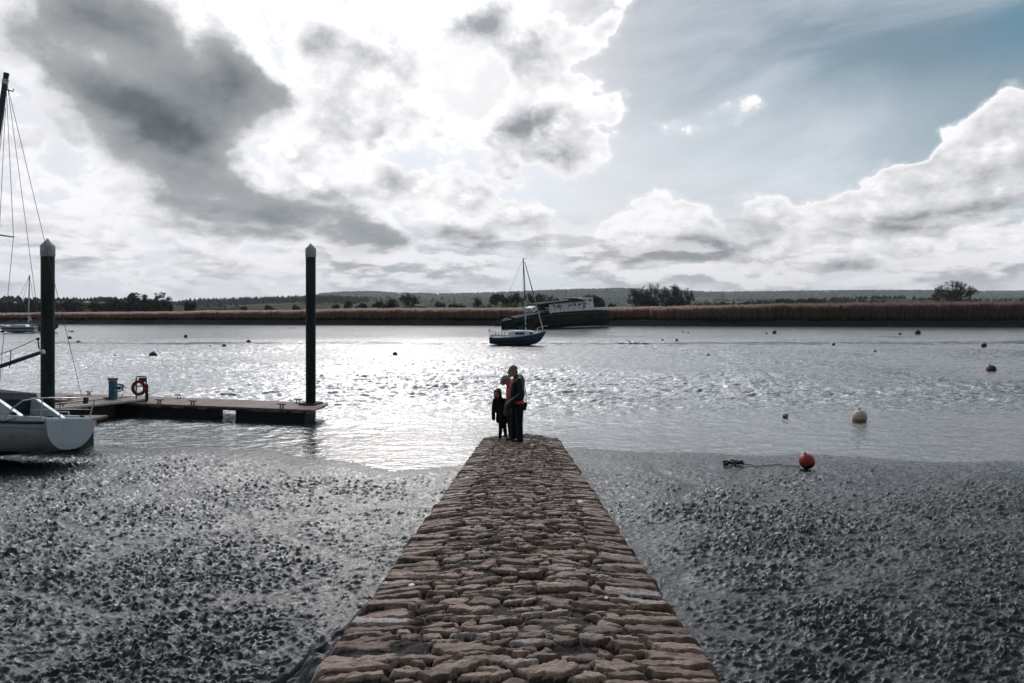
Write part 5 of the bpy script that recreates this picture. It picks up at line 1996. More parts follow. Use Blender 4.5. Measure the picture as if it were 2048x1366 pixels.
    for pl in ([(1091, 615.2), (1100, 614.4), (1100, 616.2), (1091, 617)], [(1079, 622.2), (1100, 619.6), (1100, 620.8), (1079, 623.6)], [(1066, 627.2), (1080, 624.0), (1080, 625), (1066, 628.4)]):
        slab(pl, 0.8, 0.12, pm, 'loose_beam')
    for pl in ([(1008, 632), (1013, 631), (1034, 637.5), (1030, 639.5)], [(1030, 636), (1064, 630.0), (1064, 632.5), (1030, 640)]):
        slab(pl, 0.5, 0.3, DARKW, 'broken_plank')
    bb = MB()
    for a, c, x, y in ((1204, 613, 1206.5, 617), (1078, 606, 1081, 622)):
        bb.tube([W(a, c, 0.3), W(x, y, 0.3)], 0.06, 5)
    bb.build('stanchion', mat('rust_iron', (0.10, 0.055, 0.04), 0.8, 0.2, var=0.4), o)


wreck()


# ------------------------------------------------------------------ people: continuous bodies grown from joints, then dressed
SKIN = mat('skin', (0.40, 0.23, 0.17), 0.55, 0.4, var=0.08)
LEATHER = mat('black_leather', (0.007, 0.012, 0.012), 0.40, 0.28, var=0.3, bump=0.006, bscale=22)
CLOTH_D = mat('dark_cloth', (0.009, 0.014, 0.015), 0.9, 0.2, var=0.3, bump=0.003, bscale=60)
CLOTH_N = mat('dark_trouser', (0.008, 0.012, 0.014), 0.9, 0.2, var=0.3, bump=0.004, bscale=25)
COAT_G = mat('grey_coat', (0.060, 0.062, 0.064), 0.9, 0.2, var=0.3)
SHIRT = mat('red_shirt', (0.62, 0.055, 0.085), 0.85, 0.2, var=0.08)
HAIR_G = mat('grey_hair', (0.17, 0.155, 0.145), 0.6, 0.4, var=0.35, vscale=40)
HAIR_B = mat('ash_blond_hair', (0.23, 0.19, 0.155), 0.55, 0.4, var=0.4, vscale=40)
HAIR_D = mat('dark_hair', (0.020, 0.014, 0.012), 0.5, 0.4, var=0.3, vscale=40)
SHOE = mat('dark_shoe', (0.012, 0.013, 0.014), 0.5, 0.4)
SHOE_P = mat('pale_shoe', (0.30, 0.27, 0.25), 0.6, 0.3, var=0.2)


def sculpt(name, shapes, m, parent, vox=0.012, smooth=4):
    """joins tapered limbs and masses into one continuous surface"""
    b = MB()
    for s in shapes:
        if s[0] == 'c':                                   # tapered limb p, q, r0, r1
            p, q, r0, r1 = Vector(s[1]), Vector(s[2]), s[3], s[4]
            pts, rs = [], []
            d = (q - p)
            ln = d.length
            d = d / ln
            for i in range(5):
                a = math.pi / 2 * (1 - i / 4)
                pts.append(p - d * (r0 * math.sin(a) * 0.999)); rs.append(max(0.001, r0 * math.cos(a)))
            for i in range(5):
                a = math.pi / 2 * i / 4
                pts.append(q + d * (r1 * math.sin(a) * 0.999)); rs.append(max(0.001, r1 * math.cos(a)))
            b.tube(pts, rs, 14)
        else:                                             # mass: centre, radii, tilt about y (degrees)
            rot = s[3] if len(s) > 3 else 0
            M = Matrix.Rotation(R(rot), 3, 'Y')
            b.ball(s[1], s[2], 20, 12, M)
    o = b.build(name + '_form', None, None)
    md = o.modifiers.new('remesh', 'REMESH')
    md.mode = 'VOXEL'
    md.voxel_size = vox
    md2 = o.modifiers.new('smooth', 'SMOOTH')
    md2.factor = 0.5
    md2.iterations = smooth
    dg = bpy.context.evaluated_depsgraph_get()
    me = bpy.data.meshes.new_from_object(o.evaluated_get(dg))
    old = o.data
    bpy.data.objects.remove(o)
    bpy.data.meshes.remove(old)
    me.name = name
    me.polygons.foreach_set('use_smooth', [True] * len(me.polygons))
    return obj(name, me, m, parent)


def hand(wrist, d, palm_n, sz=1.0, curl=0.5):
    """palm, four bent fingers of different lengths and a thumb from the palm's side"""
    w, d, n = Vector(wrist), Vector(d).normalized(), Vector(palm_n).normalized()
    sd = d.cross(n).normalized()
    out = [('c', w, w + d * 0.075 * sz, 0.026 * sz, 0.030 * sz), ('c', w + d * 0.03 * sz + sd * 0.018 * sz, w + d * 0.085 * sz + sd * 0.024 * sz, 0.016 * sz, 0.014 * sz),
           ('c', w + d * 0.03 * sz - sd * 0.018 * sz, w + d * 0.085 * sz - sd * 0.024 * sz, 0.016 * sz, 0.014 * sz)]
    for i, ln in enumerate((0.070, 0.080, 0.074, 0.058)):
        k = (i - 1.5) * 0.021 * sz
        a = w + d * 0.09 * sz + sd * k
        dd = (d * math.cos(curl * 0.7) + n * math.sin(curl * 0.7)).normalized()
        b = a + dd * ln * 0.55 * sz
        de = (d * math.cos(curl * 1.6) + n * math.sin(curl * 1.6)).normalized()
        out += [('c', a, b, 0.0095 * sz, 0.0088 * sz), ('c', b, b + de * ln * 0.5 * sz, 0.0088 * sz, 0.0076 * sz)]
    a = w + d * 0.022 * sz - sd * 0.026 * sz
    b = a + (d * 0.6 - sd * 0.7 + n * 0.3).normalized() * 0.035 * sz
    out += [('c', a, b, 0.0125 * sz, 0.0110 * sz), ('c', b, b + (d * 0.9 - sd * 0.2 + n * 0.4).normalized() * 0.032 * sz, 0.0110 * sz, 0.0088 * sz)]
    return out


def surf_z(x, y):
    return cw_z(y) + 0.042


def man():
    Y = 15.65
    p = at(1032.3, 882.5, Y)
    o = empty('person', (p.x, p.y, surf_z(p.x, Y) - 0.012), (0, 0, 0), 'tall bearded man in black leather jacket over a red shirt, standing in profile', 'person', 'family on the end of the causeway')
    o.scale = (0.966,) * 3
    body = [('b', (-0.085, 0, 1.70), (0.098, 0.076, 0.112), -14), ('b', (-0.125, 0, 1.62), (0.062, 0.058, 0.078), -14),      # skull, jaw
            ('c', (-0.185, 0, 1.675), (-0.200, 0, 1.640), 0.012, 0.017), ('b', (-0.183, 0, 1.592), (0.012, 0.026, 0.010)),    # nose, lips
            ('b', (-0.06, -0.078, 1.67), (0.026, 0.010, 0.036), -14), ('b', (-0.06, 0.078, 1.67), (0.026, 0.010, 0.036), -14),  # ears
            ('c', (-0.055, 0, 1.63), (0.015, 0, 1.50), 0.062, 0.072),
            ('b', (0.045, 0, 1.33), (0.125, 0.185, 0.24)), ('b', (-0.03, 0, 1.10), (0.165, 0.165, 0.21)), ('b', (0.04, 0, 0.92), (0.130, 0.165, 0.13))]
    for sd in (-1, 1):
        hip, kn, an = ((0.070, -0.095, 0.88), (0.070, -0.105, 0.48), (0.075, -0.105, 0.08)) if sd < 0 else ((0.02, 0.095, 0.88), (-0.050, 0.10, 0.48), (-0.045, 0.105, 0.08))
        body += [('c', hip, kn, 0.088, 0.062), ('c', kn, an, 0.058, 0.040), ('c', an, (an[0] - 0.13, an[1], 0.035), 0.040, 0.030)]
        sh, el, wr = (0.07, sd * 0.205, 1.47), (0.125, sd * 0.265, 1.18), (-0.095, sd * 0.225, 1.00)
        body += [('c', sh, el, 0.054, 0.044), ('c', el, wr, 0.042, 0.030)]
        body += hand(wr, (-0.62, -sd * 0.10, -0.78), (0.3, -sd, -0.2), 1.05, 0.5)
    sculpt('body', body, SKIN, o, 0.0075, 2)
    sculpt('hair', [('b', (-0.062, 0, 1.725), (0.100, 0.082, 0.098), -14), ('b', (-0.012, 0, 1.665), (0.052, 0.078, 0.072), -20)], HAIR_G, o, 0.008, 2)
    sculpt('beard', [('b', (-0.142, 0, 1.575), (0.050, 0.054, 0.052), -20), ('c', (-0.10, -0.064, 1.63), (-0.13, -0.05, 1.57), 0.014, 0.022), ('c', (-0.10, 0.064, 1.63), (-0.13, 0.05, 1.57), 0.014, 0.022)],
           mat('beard_grey', (0.24, 0.21, 0.195), 0.8, 0.2, var=0.3, vscale=60), o, 0.007, 2)
    b = MB()
    for sd in (-1, 1):
        b.ball((-0.180, sd * 0.036, 1.688), (0.016, 0.030, 0.022), 12, 8)
        b.tube([(-0.178, sd * 0.064, 1.695), (-0.075, sd * 0.084, 1.692)], 0.006, 6)
    b.tube([(-0.187, -0.02, 1.692), (-0.187, 0.02, 1.692)], 0.006, 6)
    b.build('sunglasses', mat('dark_lens', (0.006, 0.007, 0.008), 0.12, 0.6), o)
    jk = [('b', (0.062, 0, 1.36), (0.148, 0.212, 0.255), 6), ('b', (0.055, 0, 1.14), (0.155, 0.215, 0.24), 2), ('c', (-0.045, -0.135, 1.38), (-0.105, -0.155, 0.97), 0.075, 0.075), ('c', (-0.045, 0.135, 1.38), (-0.105, 0.155, 0.97), 0.075, 0.075),
          ('b', (0.030, 0, 1.525), (0.092, 0.120, 0.075), 28), ('c', (0.06, -0.13, 1.52), (0.055, -0.20, 1.475), 0.065, 0.068), ('c', (0.06, 0.13, 1.52), (0.055, 0.20, 1.475), 0.065, 0.068),
          ('c', (-0.09, -0.15, 0.98), (-0.11, -0.15, 0.885), 0.075, 0.060)]
    for sd in (-1, 1):
        sh, el, wr = (0.07, sd * 0.210, 1.47), (0.135, sd * 0.268, 1.17), (-0.080, sd * 0.230, 1.005)
        jk += [('c', sh, el, 0.078, 0.066), ('c', el, wr, 0.066, 0.052), ('c', wr, (-0.185, sd * 0.195, 0.880), 0.058, 0.074)]     # hands pushed into the jacket pockets
    sculpt('jacket', jk, LEATHER, o, 0.009, 3)
    sculpt('collar', [('c', (0.060, -0.07, 1.585), (-0.035, -0.085, 1.535), 0.022, 0.016), ('c', (0.060, 0.07, 1.585), (-0.035, 0.085, 1.535), 0.022, 0.016), ('c', (0.062, -0.07, 1.59), (0.062, 0.07, 1.59), 0.022, 0.022)], LEATHER, o, 0.007, 2)
    sculpt('shirt', [('b', (-0.075, 0, 1.095), (0.170, 0.112, 0.215), -6), ('b', (-0.040, 0, 1.32), (0.130, 0.115, 0.20), 8), ('b', (0.050, 0, 0.945), (0.152, 0.195, 0.085), 10)], SHIRT, o, 0.009, 3)
    tr = [('b', (0.040, 0, 0.865), (0.142, 0.180, 0.115))]
    for hip, kn, an in (((0.075, -0.09, 0.86), (0.075, -0.105, 0.48), (0.085, -0.105, 0.065)), ((0.00, 0.09, 0.86), (-0.060, 0.10, 0.48), (-0.050, 0.105, 0.065))):
        tr += [('c', hip, kn, 0.108, 0.086), ('c', kn, an, 0.084, 0.078)]
    sculpt('trousers', tr, CLOTH_N, o, 0.010, 3)
    for x, y in ((0.085, -0.105), (-0.05, 0.105)):
        sculpt('shoe', [('c', (x + 0.045, y, 0.045), (x - 0.06, y, 0.045), 0.046, 0.046), ('c', (x - 0.06, y, 0.038), (x - 0.17, y, 0.032), 0.044, 0.034)], SHOE, o, 0.008, 2)
    return o


def shoulder_bag(mo):
    o = empty('shoulder_bag', mo.location + Vector((0.20, 0.12, 0.80)), (0, R(18), 0), 'dark bag hanging behind the back of the tall man', 'bag')
    sculpt('bag_body', [('b', (0.0, 0, 0.0), (0.052, 0.12, 0.10)), ('c', (0.01, -0.08, -0.05), (0.01, 0.08, -0.05), 0.045, 0.045)], CLOTH_D, o, 0.010, 2)
    b = MB()
    b.tube([(0, -0.09, 0.08), (-0.05, -0.05, 0.25), (-0.12, 0.02, 0.40)], 0.008, 6)
    b.build('strap', CLOTH_D, o)


def woman(mo):
    o = empty('person', mo.location + Vector((-0.16, 0.32, 0.0)), (0, 0, 0), 'grey-blond woman with bowed head in dark coat, half hidden behind the tall man', 'person', 'family on the end of the causeway')
    o.location.z = surf_z(0, o.location.y) - 0.012
    o.scale = (0.966,) * 3
    body = [('b', (-0.120, 0, 1.455), (0.092, 0.072, 0.104), -38), ('b', (-0.165, 0, 1.395), (0.052, 0.05, 0.062), -38),
            ('c', (-0.212, 0, 1.425), (-0.216, 0, 1.395), 0.010, 0.014), ('b', (-0.200, 0, 1.365), (0.010, 0.022, 0.009)),
            ('b', (-0.08, -0.072, 1.43), (0.022, 0.009, 0.030)), ('b', (-0.08, 0.072, 1.43), (0.022, 0.009, 0.030)),
            ('c', (-0.065, 0, 1.40), (0.03, 0, 1.29), 0.050, 0.060),
            ('b', (0.045, 0, 1.14), (0.105, 0.160, 0.21)), ('b', (0.03, 0, 0.93), (0.10, 0.14, 0.14)), ('b', (0.04, 0, 0.82), (0.115, 0.160, 0.12))]
    for sd in (-1, 1):
        body += [('c', (0.04, sd * 0.08, 0.78), (0.03 - 0.02 * sd, sd * 0.085, 0.43), 0.078, 0.053), ('c', (0.03 - 0.02 * sd, sd * 0.085, 0.43), (0.04, sd * 0.085, 0.07), 0.05, 0.034), ('c', (0.04, sd * 0.085, 0.05), (-0.08, sd * 0.085, 0.03), 0.034, 0.026)]
        wr = (0.09, sd * 0.20, 0.81)
        body += [('c', (0.045, sd * 0.175, 1.26), (0.07, sd * 0.215, 1.03), 0.044, 0.036), ('c', (0.07, sd * 0.215, 1.03), wr, 0.035, 0.025)]
        body += hand(wr, (-0.25, -sd * 0.05, -1.0), (0.1, -sd, 0), 0.92, 0.5)
    sculpt('body', body, SKIN, o, 0.0075, 2)
    sculpt('hair', [('b', (-0.100, 0, 1.485), (0.122, 0.092, 0.098), -38), ('c', (-0.165, -0.055, 1.475), (-0.155, -0.068, 1.395), 0.030, 0.022), ('c', (-0.165, 0.055, 1.475), (-0.155, 0.068, 1.395), 0.030, 0.022), ('c', (-0.06, -0.07, 1.50), (-0.015, -0.078, 1.36), 0.045, 0.034), ('c', (-0.06, 0.07, 1.50), (-0.015, 0.078, 1.36), 0.045, 0.034), ('c', (-0.03, 0, 1.47), (0.03, 0, 1.34), 0.075, 0.06)], HAIR_B, o, 0.008, 2)
    ct = [('b', (0.045, 0, 1.15), (0.130, 0.190, 0.235)), ('b', (0.03, 0, 0.92), (0.125, 0.18, 0.20)), ('c', (0.02, 0, 1.27), (0.0, 0, 1.33), 0.095, 0.065)]
    for sd in (-1, 1):
        ct += [('c', (0.045, sd * 0.178, 1.26), (0.075, sd * 0.22, 1.02), 0.064, 0.055), ('c', (0.075, sd * 0.22, 1.02), (0.09, sd * 0.202, 0.835), 0.054, 0.042)]
    sculpt('jacket', ct, CLOTH_D, o, 0.009, 3)
    sculpt('skirt', [('c', (0.03, 0.0, 0.88), (0.03, 0.0, 0.68), 0.15, 0.15), ('c', (-0.05, -0.05, 0.80), (-0.06, -0.05, 0.66), 0.08, 0.085)], COAT_G, o, 0.010, 3)
    tr = []
    for sd in (-1, 1):
        tr += [('c', (0.04, sd * 0.08, 0.78), (0.03 - 0.02 * sd, sd * 0.085, 0.43), 0.086, 0.064), ('c', (0.03 - 0.02 * sd, sd * 0.085, 0.43), (0.04, sd * 0.085, 0.06), 0.062, 0.050)]
    sculpt('trousers', tr, CLOTH_N, o, 0.010, 3)
    for sd in (-1, 1):
        sculpt('shoe', [('c', (0.07, sd * 0.085, 0.036), (-0.03, sd * 0.085, 0.036), 0.036, 0.037), ('c', (-0.03, sd * 0.085, 0.032), (-0.15, sd * 0.085, 0.026), 0.036, 0.026)], SHOE_P, o, 0.007, 2)


def girl():
    Y = 16.10
    p = at(1004.5, 879, Y)
    o = empty('person', (p.x, p.y, surf_z(p.x, Y) - 0.012), (0, 0, 0), 'small girl with long dark hair in a dark knee-length coat, one arm hanging straight', 'person', 'family on the end of the causeway')
    hx, hz = -0.105, 1.105
    fw = Vector((-0.55, -0.80, -0.22)).normalized()      # where the face looks: down to the near left
    rt = Vector((-fw.y, fw.x, 0)).normalized()
    up = rt.cross(fw) * -1
    if up.z < 0:
        up = -up
    Hp = lambda f, r, u: Vector((hx, 0, hz)) + fw * f + rt * r + up * u
    body = [('b', (hx, 0, hz + 0.012), (0.076, 0.082, 0.092)), ('b', Hp(0.030, 0, -0.045), (0.050, 0.052, 0.055)), ('c', Hp(0.078, 0, -0.005), Hp(0.094, 0, -0.030), 0.008, 0.012),
            ('b', Hp(0.076, 0, -0.058), (0.020, 0.014, 0.008)), ('b', Hp(0.03, -0.074, -0.01), (0.014, 0.014, 0.022)), ('b', Hp(0.03, 0.074, -0.01), (0.014, 0.014, 0.022)),
            ('c', (hx, 0.01, 1.05), (-0.075, 0.02, 0.96), 0.038, 0.046), ('b', (-0.07, 0.02, 0.86), (0.125, 0.085, 0.16)), ('b', (-0.03, 0.02, 0.68), (0.11, 0.085, 0.16)), ('b', (-0.01, 0.02, 0.58), (0.115, 0.09, 0.10)),
            ('c', (-0.03, 0.0, 0.55), (-0.035, -0.01, 0.31), 0.062, 0.044), ('c', (-0.035, -0.01, 0.31), (-0.055, -0.01, 0.05), 0.042, 0.030), ('c', (-0.055, 0.0, 0.04), (-0.075, -0.09, 0.026), 0.030, 0.024),
            ('c', (0.045, 0.04, 0.55), (0.055, 0.03, 0.31), 0.062, 0.044), ('c', (0.055, 0.03, 0.31), (0.085, 0.03, 0.05), 0.042, 0.030), ('c', (0.085, 0.03, 0.04), (0.075, -0.06, 0.026), 0.030, 0.024),
            ('c', (-0.175, 0.0, 0.935), (-0.205, -0.01, 0.74), 0.036, 0.030), ('c', (-0.205, -0.01, 0.74), (-0.202, -0.03, 0.565), 0.029, 0.021),
            ('c', (0.045, 0.04, 0.935), (0.115, 0.06, 0.76), 0.036, 0.030), ('c', (0.115, 0.06, 0.76), (0.07, -0.04, 0.62), 0.029, 0.021)]
    body += hand((-0.202, -0.03, 0.565), (0.02, -0.08, -1), (1, 0, 0), 0.72, 0.45) + hand((0.07, -0.04, 0.62), (-0.6, -0.4, -0.5), (-0.3, 0.6, -0.5), 0.72, 0.6)
    sculpt('body', body, SKIN, o, 0.0065, 2)
    for sd in (-1, 1):
        b = MB()
        b.ball(Hp(0.072, sd * 0.030, 0.008), (0.011, 0.011, 0.007), 8, 6)
        b.build('eye', mat('eye_dark', (0.012, 0.009, 0.008), 0.2, 0.5), o)
    hr = [('b', Hp(-0.020, 0, 0.030), (0.085, 0.090, 0.088)), ('b', Hp(-0.03, 0, -0.03), (0.075, 0.075, 0.085))]
    for sd in (-1, 1):
        hr += [('c', Hp(0.022, sd * 0.068, 0.045), Hp(0.005, sd * 0.086, -0.10), 0.030, 0.030), ('c', Hp(0.005, sd * 0.086, -0.10), Hp(-0.01, sd * 0.090, -0.26), 0.032, 0.022)]
    hr += [('c', Hp(0.045, 0.045, 0.068), Hp(0.05, -0.045, 0.068), 0.022, 0.022)]
    sculpt('hair', hr, HAIR_D, o, 0.007, 2)
    ct = [('b', (-0.07, 0.02, 0.86), (0.145, 0.105, 0.165)), ('b', (-0.035, 0.02, 0.70), (0.125, 0.105, 0.18)), ('c', (-0.070, 0.015, 0.62), (-0.085, 0.01, 0.46), 0.075, 0.068), ('c', (0.06, 0.02, 0.62), (0.085, 0.03, 0.46), 0.075, 0.068),
          ('c', (-0.01, -0.03, 0.62), (0.0, -0.045, 0.45), 0.085, 0.075), ('c', (0.0, 0.06, 0.62), (0.0, 0.085, 0.45), 0.085, 0.07),
          ('c', (-0.178, 0.0, 0.935), (-0.208, -0.01, 0.74), 0.055, 0.047), ('c', (-0.208, -0.01, 0.74), (-0.205, -0.035, 0.51), 0.046, 0.044),
          ('c', (0.045, 0.04, 0.935), (0.115, 0.06, 0.76), 0.055, 0.047), ('c', (0.115, 0.06, 0.76), (0.075, -0.03, 0.63), 0.046, 0.042), ('c', (0.075, -0.035, 0.63), (0.015, -0.065, 0.575), 0.048, 0.050), ('c', (-0.09, 0.015, 0.97), (-0.075, 0.02, 0.99), 0.065, 0.055)]
    sculpt('coat', ct, CLOTH_D, o, 0.008, 3)
    sculpt('leggings', [('c', (-0.03, 0.0, 0.53), (-0.035, -0.01, 0.31), 0.066, 0.050), ('c', (-0.035, -0.01, 0.31), (-0.055, -0.01, 0.06), 0.048, 0.037),
                        ('c', (0.045, 0.04, 0.53), (0.055, 0.03, 0.31), 0.066, 0.050), ('c', (0.055, 0.03, 0.31), (0.085, 0.03, 0.06), 0.048, 0.037)], CLOTH_N, o, 0.008, 2)
    for a, c in (((-0.055, 0.0, 0.033), (-0.078, -0.105, 0.026)), ((0.085, 0.03, 0.033), (0.072, -0.075, 0.026))):
        s = sculpt('shoe', [('c', a, c, 0.036, 0.030), ('c', (a[0], a[1], 0.055), (a[0], a[1], 0.075), 0.036, 0.036)], SHOE, o, 0.007, 2)
        b = MB()
        b.tube([(a[0], a[1] + 0.03, 0.010), (a[0], a[1], 0.010), ((a[0] + c[0]) / 2, (a[1] + c[1]) / 2, 0.010), (c[0], c[1] - 0.024, 0.011)], [0.030, 0.037, 0.036, 0.022], 10)
        b.build('sole', mat('white_sole', (0.55, 0.53, 0.52), 0.6, 0.3), o)


MAN = man()
shoulder_bag(MAN)
woman(MAN)
girl()


# ------------------------------------------------------------------ buoys and things lying about
BU_D = mat('buoy_weathered', (0.030, 0.028, 0.028), 0.6, 0.3, var=0.5, vscale=5)
BU_R = mat('buoy_red', (0.34, 0.040, 0.030), 0.45, 0.4, var=0.18, vscale=6)
BU_DR = mat('buoy_dark_red', (0.085, 0.022, 0.020), 0.55, 0.35, var=0.4, vscale=5)
BU_C = mat('buoy_cream', (0.50, 0.40, 0.33), 0.6, 0.35, var=0.15, vscale=7, spots=(26.0, 0.60, 0.66, (0.16, 0.13, 0.11)))
BU_Y = mat('buoy_band', (0.42, 0.25, 0.10), 0.65, 0.3, var=0.25, vscale=7)
WEED = mat('buoy_weed', (0.012, 0.020, 0.014), 0.6, 0.3, var=0.5, vscale=12, bump=0.02, bscale=14)


def buoy(px, py, rp, label, m=BU_D, z=0.0, cut=0.62, tilt=(0, 0, 0), low=None, detail=True, ring=True):
    """ball buoy: cut is how much of its diameter shows above the water"""
    yb = py - rp + 2 * rp * cut
    Y = depth_of(yb, z)
    r = rp * Y / F_PX
    X = (px - HX) / F_PX * Y
    o = empty('mooring_buoy', (X, Y, z + r * (2 * cut - 1)), tilt, label, 'buoy', 'mooring buoys in the river')
    b = MB()
    lo = -0.25 if low else -1.0
    prof = []
    for i in range(15):
        a = -math.pi / 2 + math.pi * i / 14
        if math.sin(a) >= lo - 1e-6:
            prof.append((max(0.0005, r * math.cos(a)), r * math.sin(a)))
    b.lathe(prof, n=22)
    b.build('float', m, o)
    if low:
        b = MB()
        prof = []
        for i in range(9):
            s = -1 + (lo + 1.02) * i / 8
            prof.append((max(0.0005, 1.004 * r * math.sqrt(max(0, 1 - s * s))), r * s))
        b.lathe(prof, n=22)
        b.build('lower_half', low, o)
    if ring:
        b = MB()
        b.lathe([(r * 0.16, r * 0.96), (r * 0.15, r * 1.08), (r * 0.07, r * 1.12), (0.0005, r * 1.12)], n=12)
        pts = [(r * 0.12 * math.cos(t), 0, r * 1.14 + r * 0.12 * math.sin(t)) for t in np.linspace(0, 2 * math.pi, 11)]
        b.tube(pts, r * 0.035, 5)
        b.build('mooring_eye', IRON, o)
    return o


B_ = [(306, 711, 7.5, 'large dark round buoy left of centre of the water between the two piles', BU_D), (157, 686, 4.6, 'dark round buoy just right of the left pile, nearer of two', BU_D),
      (139.5, 676, 3.6, 'smaller dark buoy just right of the left pile, farther of two', BU_D), (371.5, 672.5, 3.4, 'small dark buoy on the far mud between the piles', BU_D),
      (448.5, 692, 4.2, 'dull red buoy between the piles', BU_DR), (497, 684, 4.4, 'dark buoy between the piles, nearest to the right pile', BU_D),
      (790, 709, 5.0, 'lone dark round buoy in open water right of the right pile', BU_D), (1982.5, 739, 9.0, 'large dark red buoy near the right picture edge', BU_DR),
      (1416.5, 712.5, 5.0, 'dark red buoy sunk to its shoulder right of the blue yacht', BU_DR), (1549, 664.5, 4.0, 'dark upright buoy on the far mud, right middle', BU_D),
      (1835.5, 665, 5.4, 'large dark red buoy on the far mud under the dark reeds', BU_DR), (1800, 668, 2.8, 'small dark buoy left of the large far red buoy', BU_D),
      (1667, 689, 3.2, 'small red and dark buoy on the right mud bar', BU_DR), (1968, 691, 5.0, 'dark buoy resting on the right end of the mud bar', BU_D),
      (1750, 702.5, 2.8, 'small bright red buoy in the water right of centre', BU_R), (4.5, 663.5, 3.2, 'dark buoy at the bow of the small white boat on the left', BU_D),
      (1325, 680.5, 2.4, 'tiny dark buoy left of a pair on the far mud right of the wreck', BU_D), (1353.5, 680.5, 3.0, 'small dark buoy right of a pair on the far mud right of the wreck', BU_D),
      (1366, 664, 1.8, 'tiny dark float close under the far reeds right of the wreck', BU_D), (1377, 665.5, 1.8, 'tiny red float close under the far reeds right of the wreck', BU_DR),
      (420.5, 692.5, 2.0, 'tiny dark float just left of the dull red buoy', BU_D), (1533, 667, 2.2, 'tiny dark float left of the upright far buoy', BU_D)]
for px, py, r, lb, m in B_:
    buoy(px, py, r, lb, m, cut=0.45 if 'shoulder' in lb else (0.8 if 'mud' in lb else 0.66), ring=r > 4.2, tilt=(R(random.uniform(-12, 12)), R(random.uniform(-14, 14)), random.uniform(0, 6)))
buoy(231, 714, 4.6, 'low dark float almost awash left of the large round buoy', BU_D, cut=0.35, ring=False)
buoy(1719, 834, 14.2, 'big cream buoy with a yellow waterline band floating in the right middle', BU_C, cut=0.74, low=BU_Y, tilt=(R(-4), R(5), 0.3))
o = buoy(1613.5, 922, 15.6, 'big red ball buoy lying on the mud by the water, weedy underneath', BU_R, z=0.05, cut=0.93, tilt=(R(10), R(-16), 0), low=WEED)
RB = o
# small tipped yellow can
o = buoy(1571, 832, 5.6, 'small tipped dark and yellow float left of the big cream buoy', BU_Y, cut=0.80, low=BU_D, tilt=(R(20), R(50), 0), ring=True)


def lumps(name, px, py, w, h, label, cat, m, seed, z=0.0, n=7, group=None, sticks=0):
    """a tangle of driftwood or weed lying on the mud"""
    g = random.Random(seed)
    Y = depth_of(py, z)
    k = Y / F_PX
    o = empty(name, ((px - HX) * k, Y, z), (0, 0, 0), label, cat, group)
    b = MB()
    for i in range(n):
        x = g.uniform(-0.5, 0.5) * w * k
        pts = [(x, g.uniform(-.3, .3), 0)]
        for j in range(3):
            pts.append((pts[-1][0] + g.uniform(-0.25, 0.25) * w * k, pts[-1][1] + g.uniform(-.25, .25), max(0.0, g.uniform(-0.2, 1.0) * h * k)))
        r = h * k * g.uniform(0.12, 0.26)
        b.tube(pts, [r, r * 0.9, r * 0.7, r * 0.35], 6)
    b.build('branches', m, o)
    if sticks:
        b = MB()
        for i in range(sticks):
            x = g.uniform(-.2, .3) * w * k
            b.tube([(x, 0, 0), (x - 0.06 * w * k * g.uniform(-1, 1), 0, h * k * 1.4), (x - 0.15 * w * k, 0, h * k * 2.4)], [0.05, 0.04, 0.02], 5)
        b.build('stick', m, o)
    return o


DRIFT = mat('driftwood', (0.022, 0.020, 0.018), 0.85, 0.2, var=0.5)
DRIFT_P = mat('pale_driftwood', (0.40, 0.33, 0.29), 0.85, 0.2, var=0.3)
lumps('driftwood', 1264, 689, 50, 4, 'dark driftwood and weed on the mud with one thin stick standing up', 'driftwood', DRIFT, 3, 0.0, 9, 'driftwood on the far mud', 1)
lumps('driftwood', 1246, 646, 34, 13, 'dark broken timbers on the bank at the right end of the wreck', 'driftwood', DRIFT, 5, 0.0, 14, 'driftwood on the far mud')
lumps('driftwood', 1278, 644, 22, 5, 'pale bleached log on the bank right of the wreck', 'driftwood', DRIFT_P, 6, 0.0, 3, 'driftwood on the far mud')
lumps('driftwood', 1258, 648, 16, 4, 'pale driftwood at the waterline right of the wreck', 'driftwood', DRIFT_P, 8, 0.0, 4, 'driftwood on the far mud')
lumps('driftwood', 766, 648.5, 40, 9, 'dark branches caught on the far bank in the middle left', 'driftwood', DRIFT, 9, 0.0, 8, 'driftwood on the far mud')
lumps('driftwood', 905, 650.5, 18, 3, 'low dark timber at the waterline left of the wreck', 'driftwood', DRIFT, 10, 0.0, 5, 'driftwood on the far mud')
lumps('driftwood', 1010, 652, 36, 10, 'dark tangle of timber at the left end of the wreck', 'driftwood', DRIFT, 12, 0.0, 9, 'driftwood on the far mud')
lumps('driftwood', 582, 657, 12, 3, 'small dark branch on the far mud just left of the right pile', 'driftwood', DRIFT, 13, 0.0, 4, 'driftwood on the far mud')
lumps('driftwood', 146, 664, 14, 4, 'dark forked branch on the far mud right of the left pile', 'driftwood', DRIFT, 14, 0.0, 5, 'driftwood on the far mud')

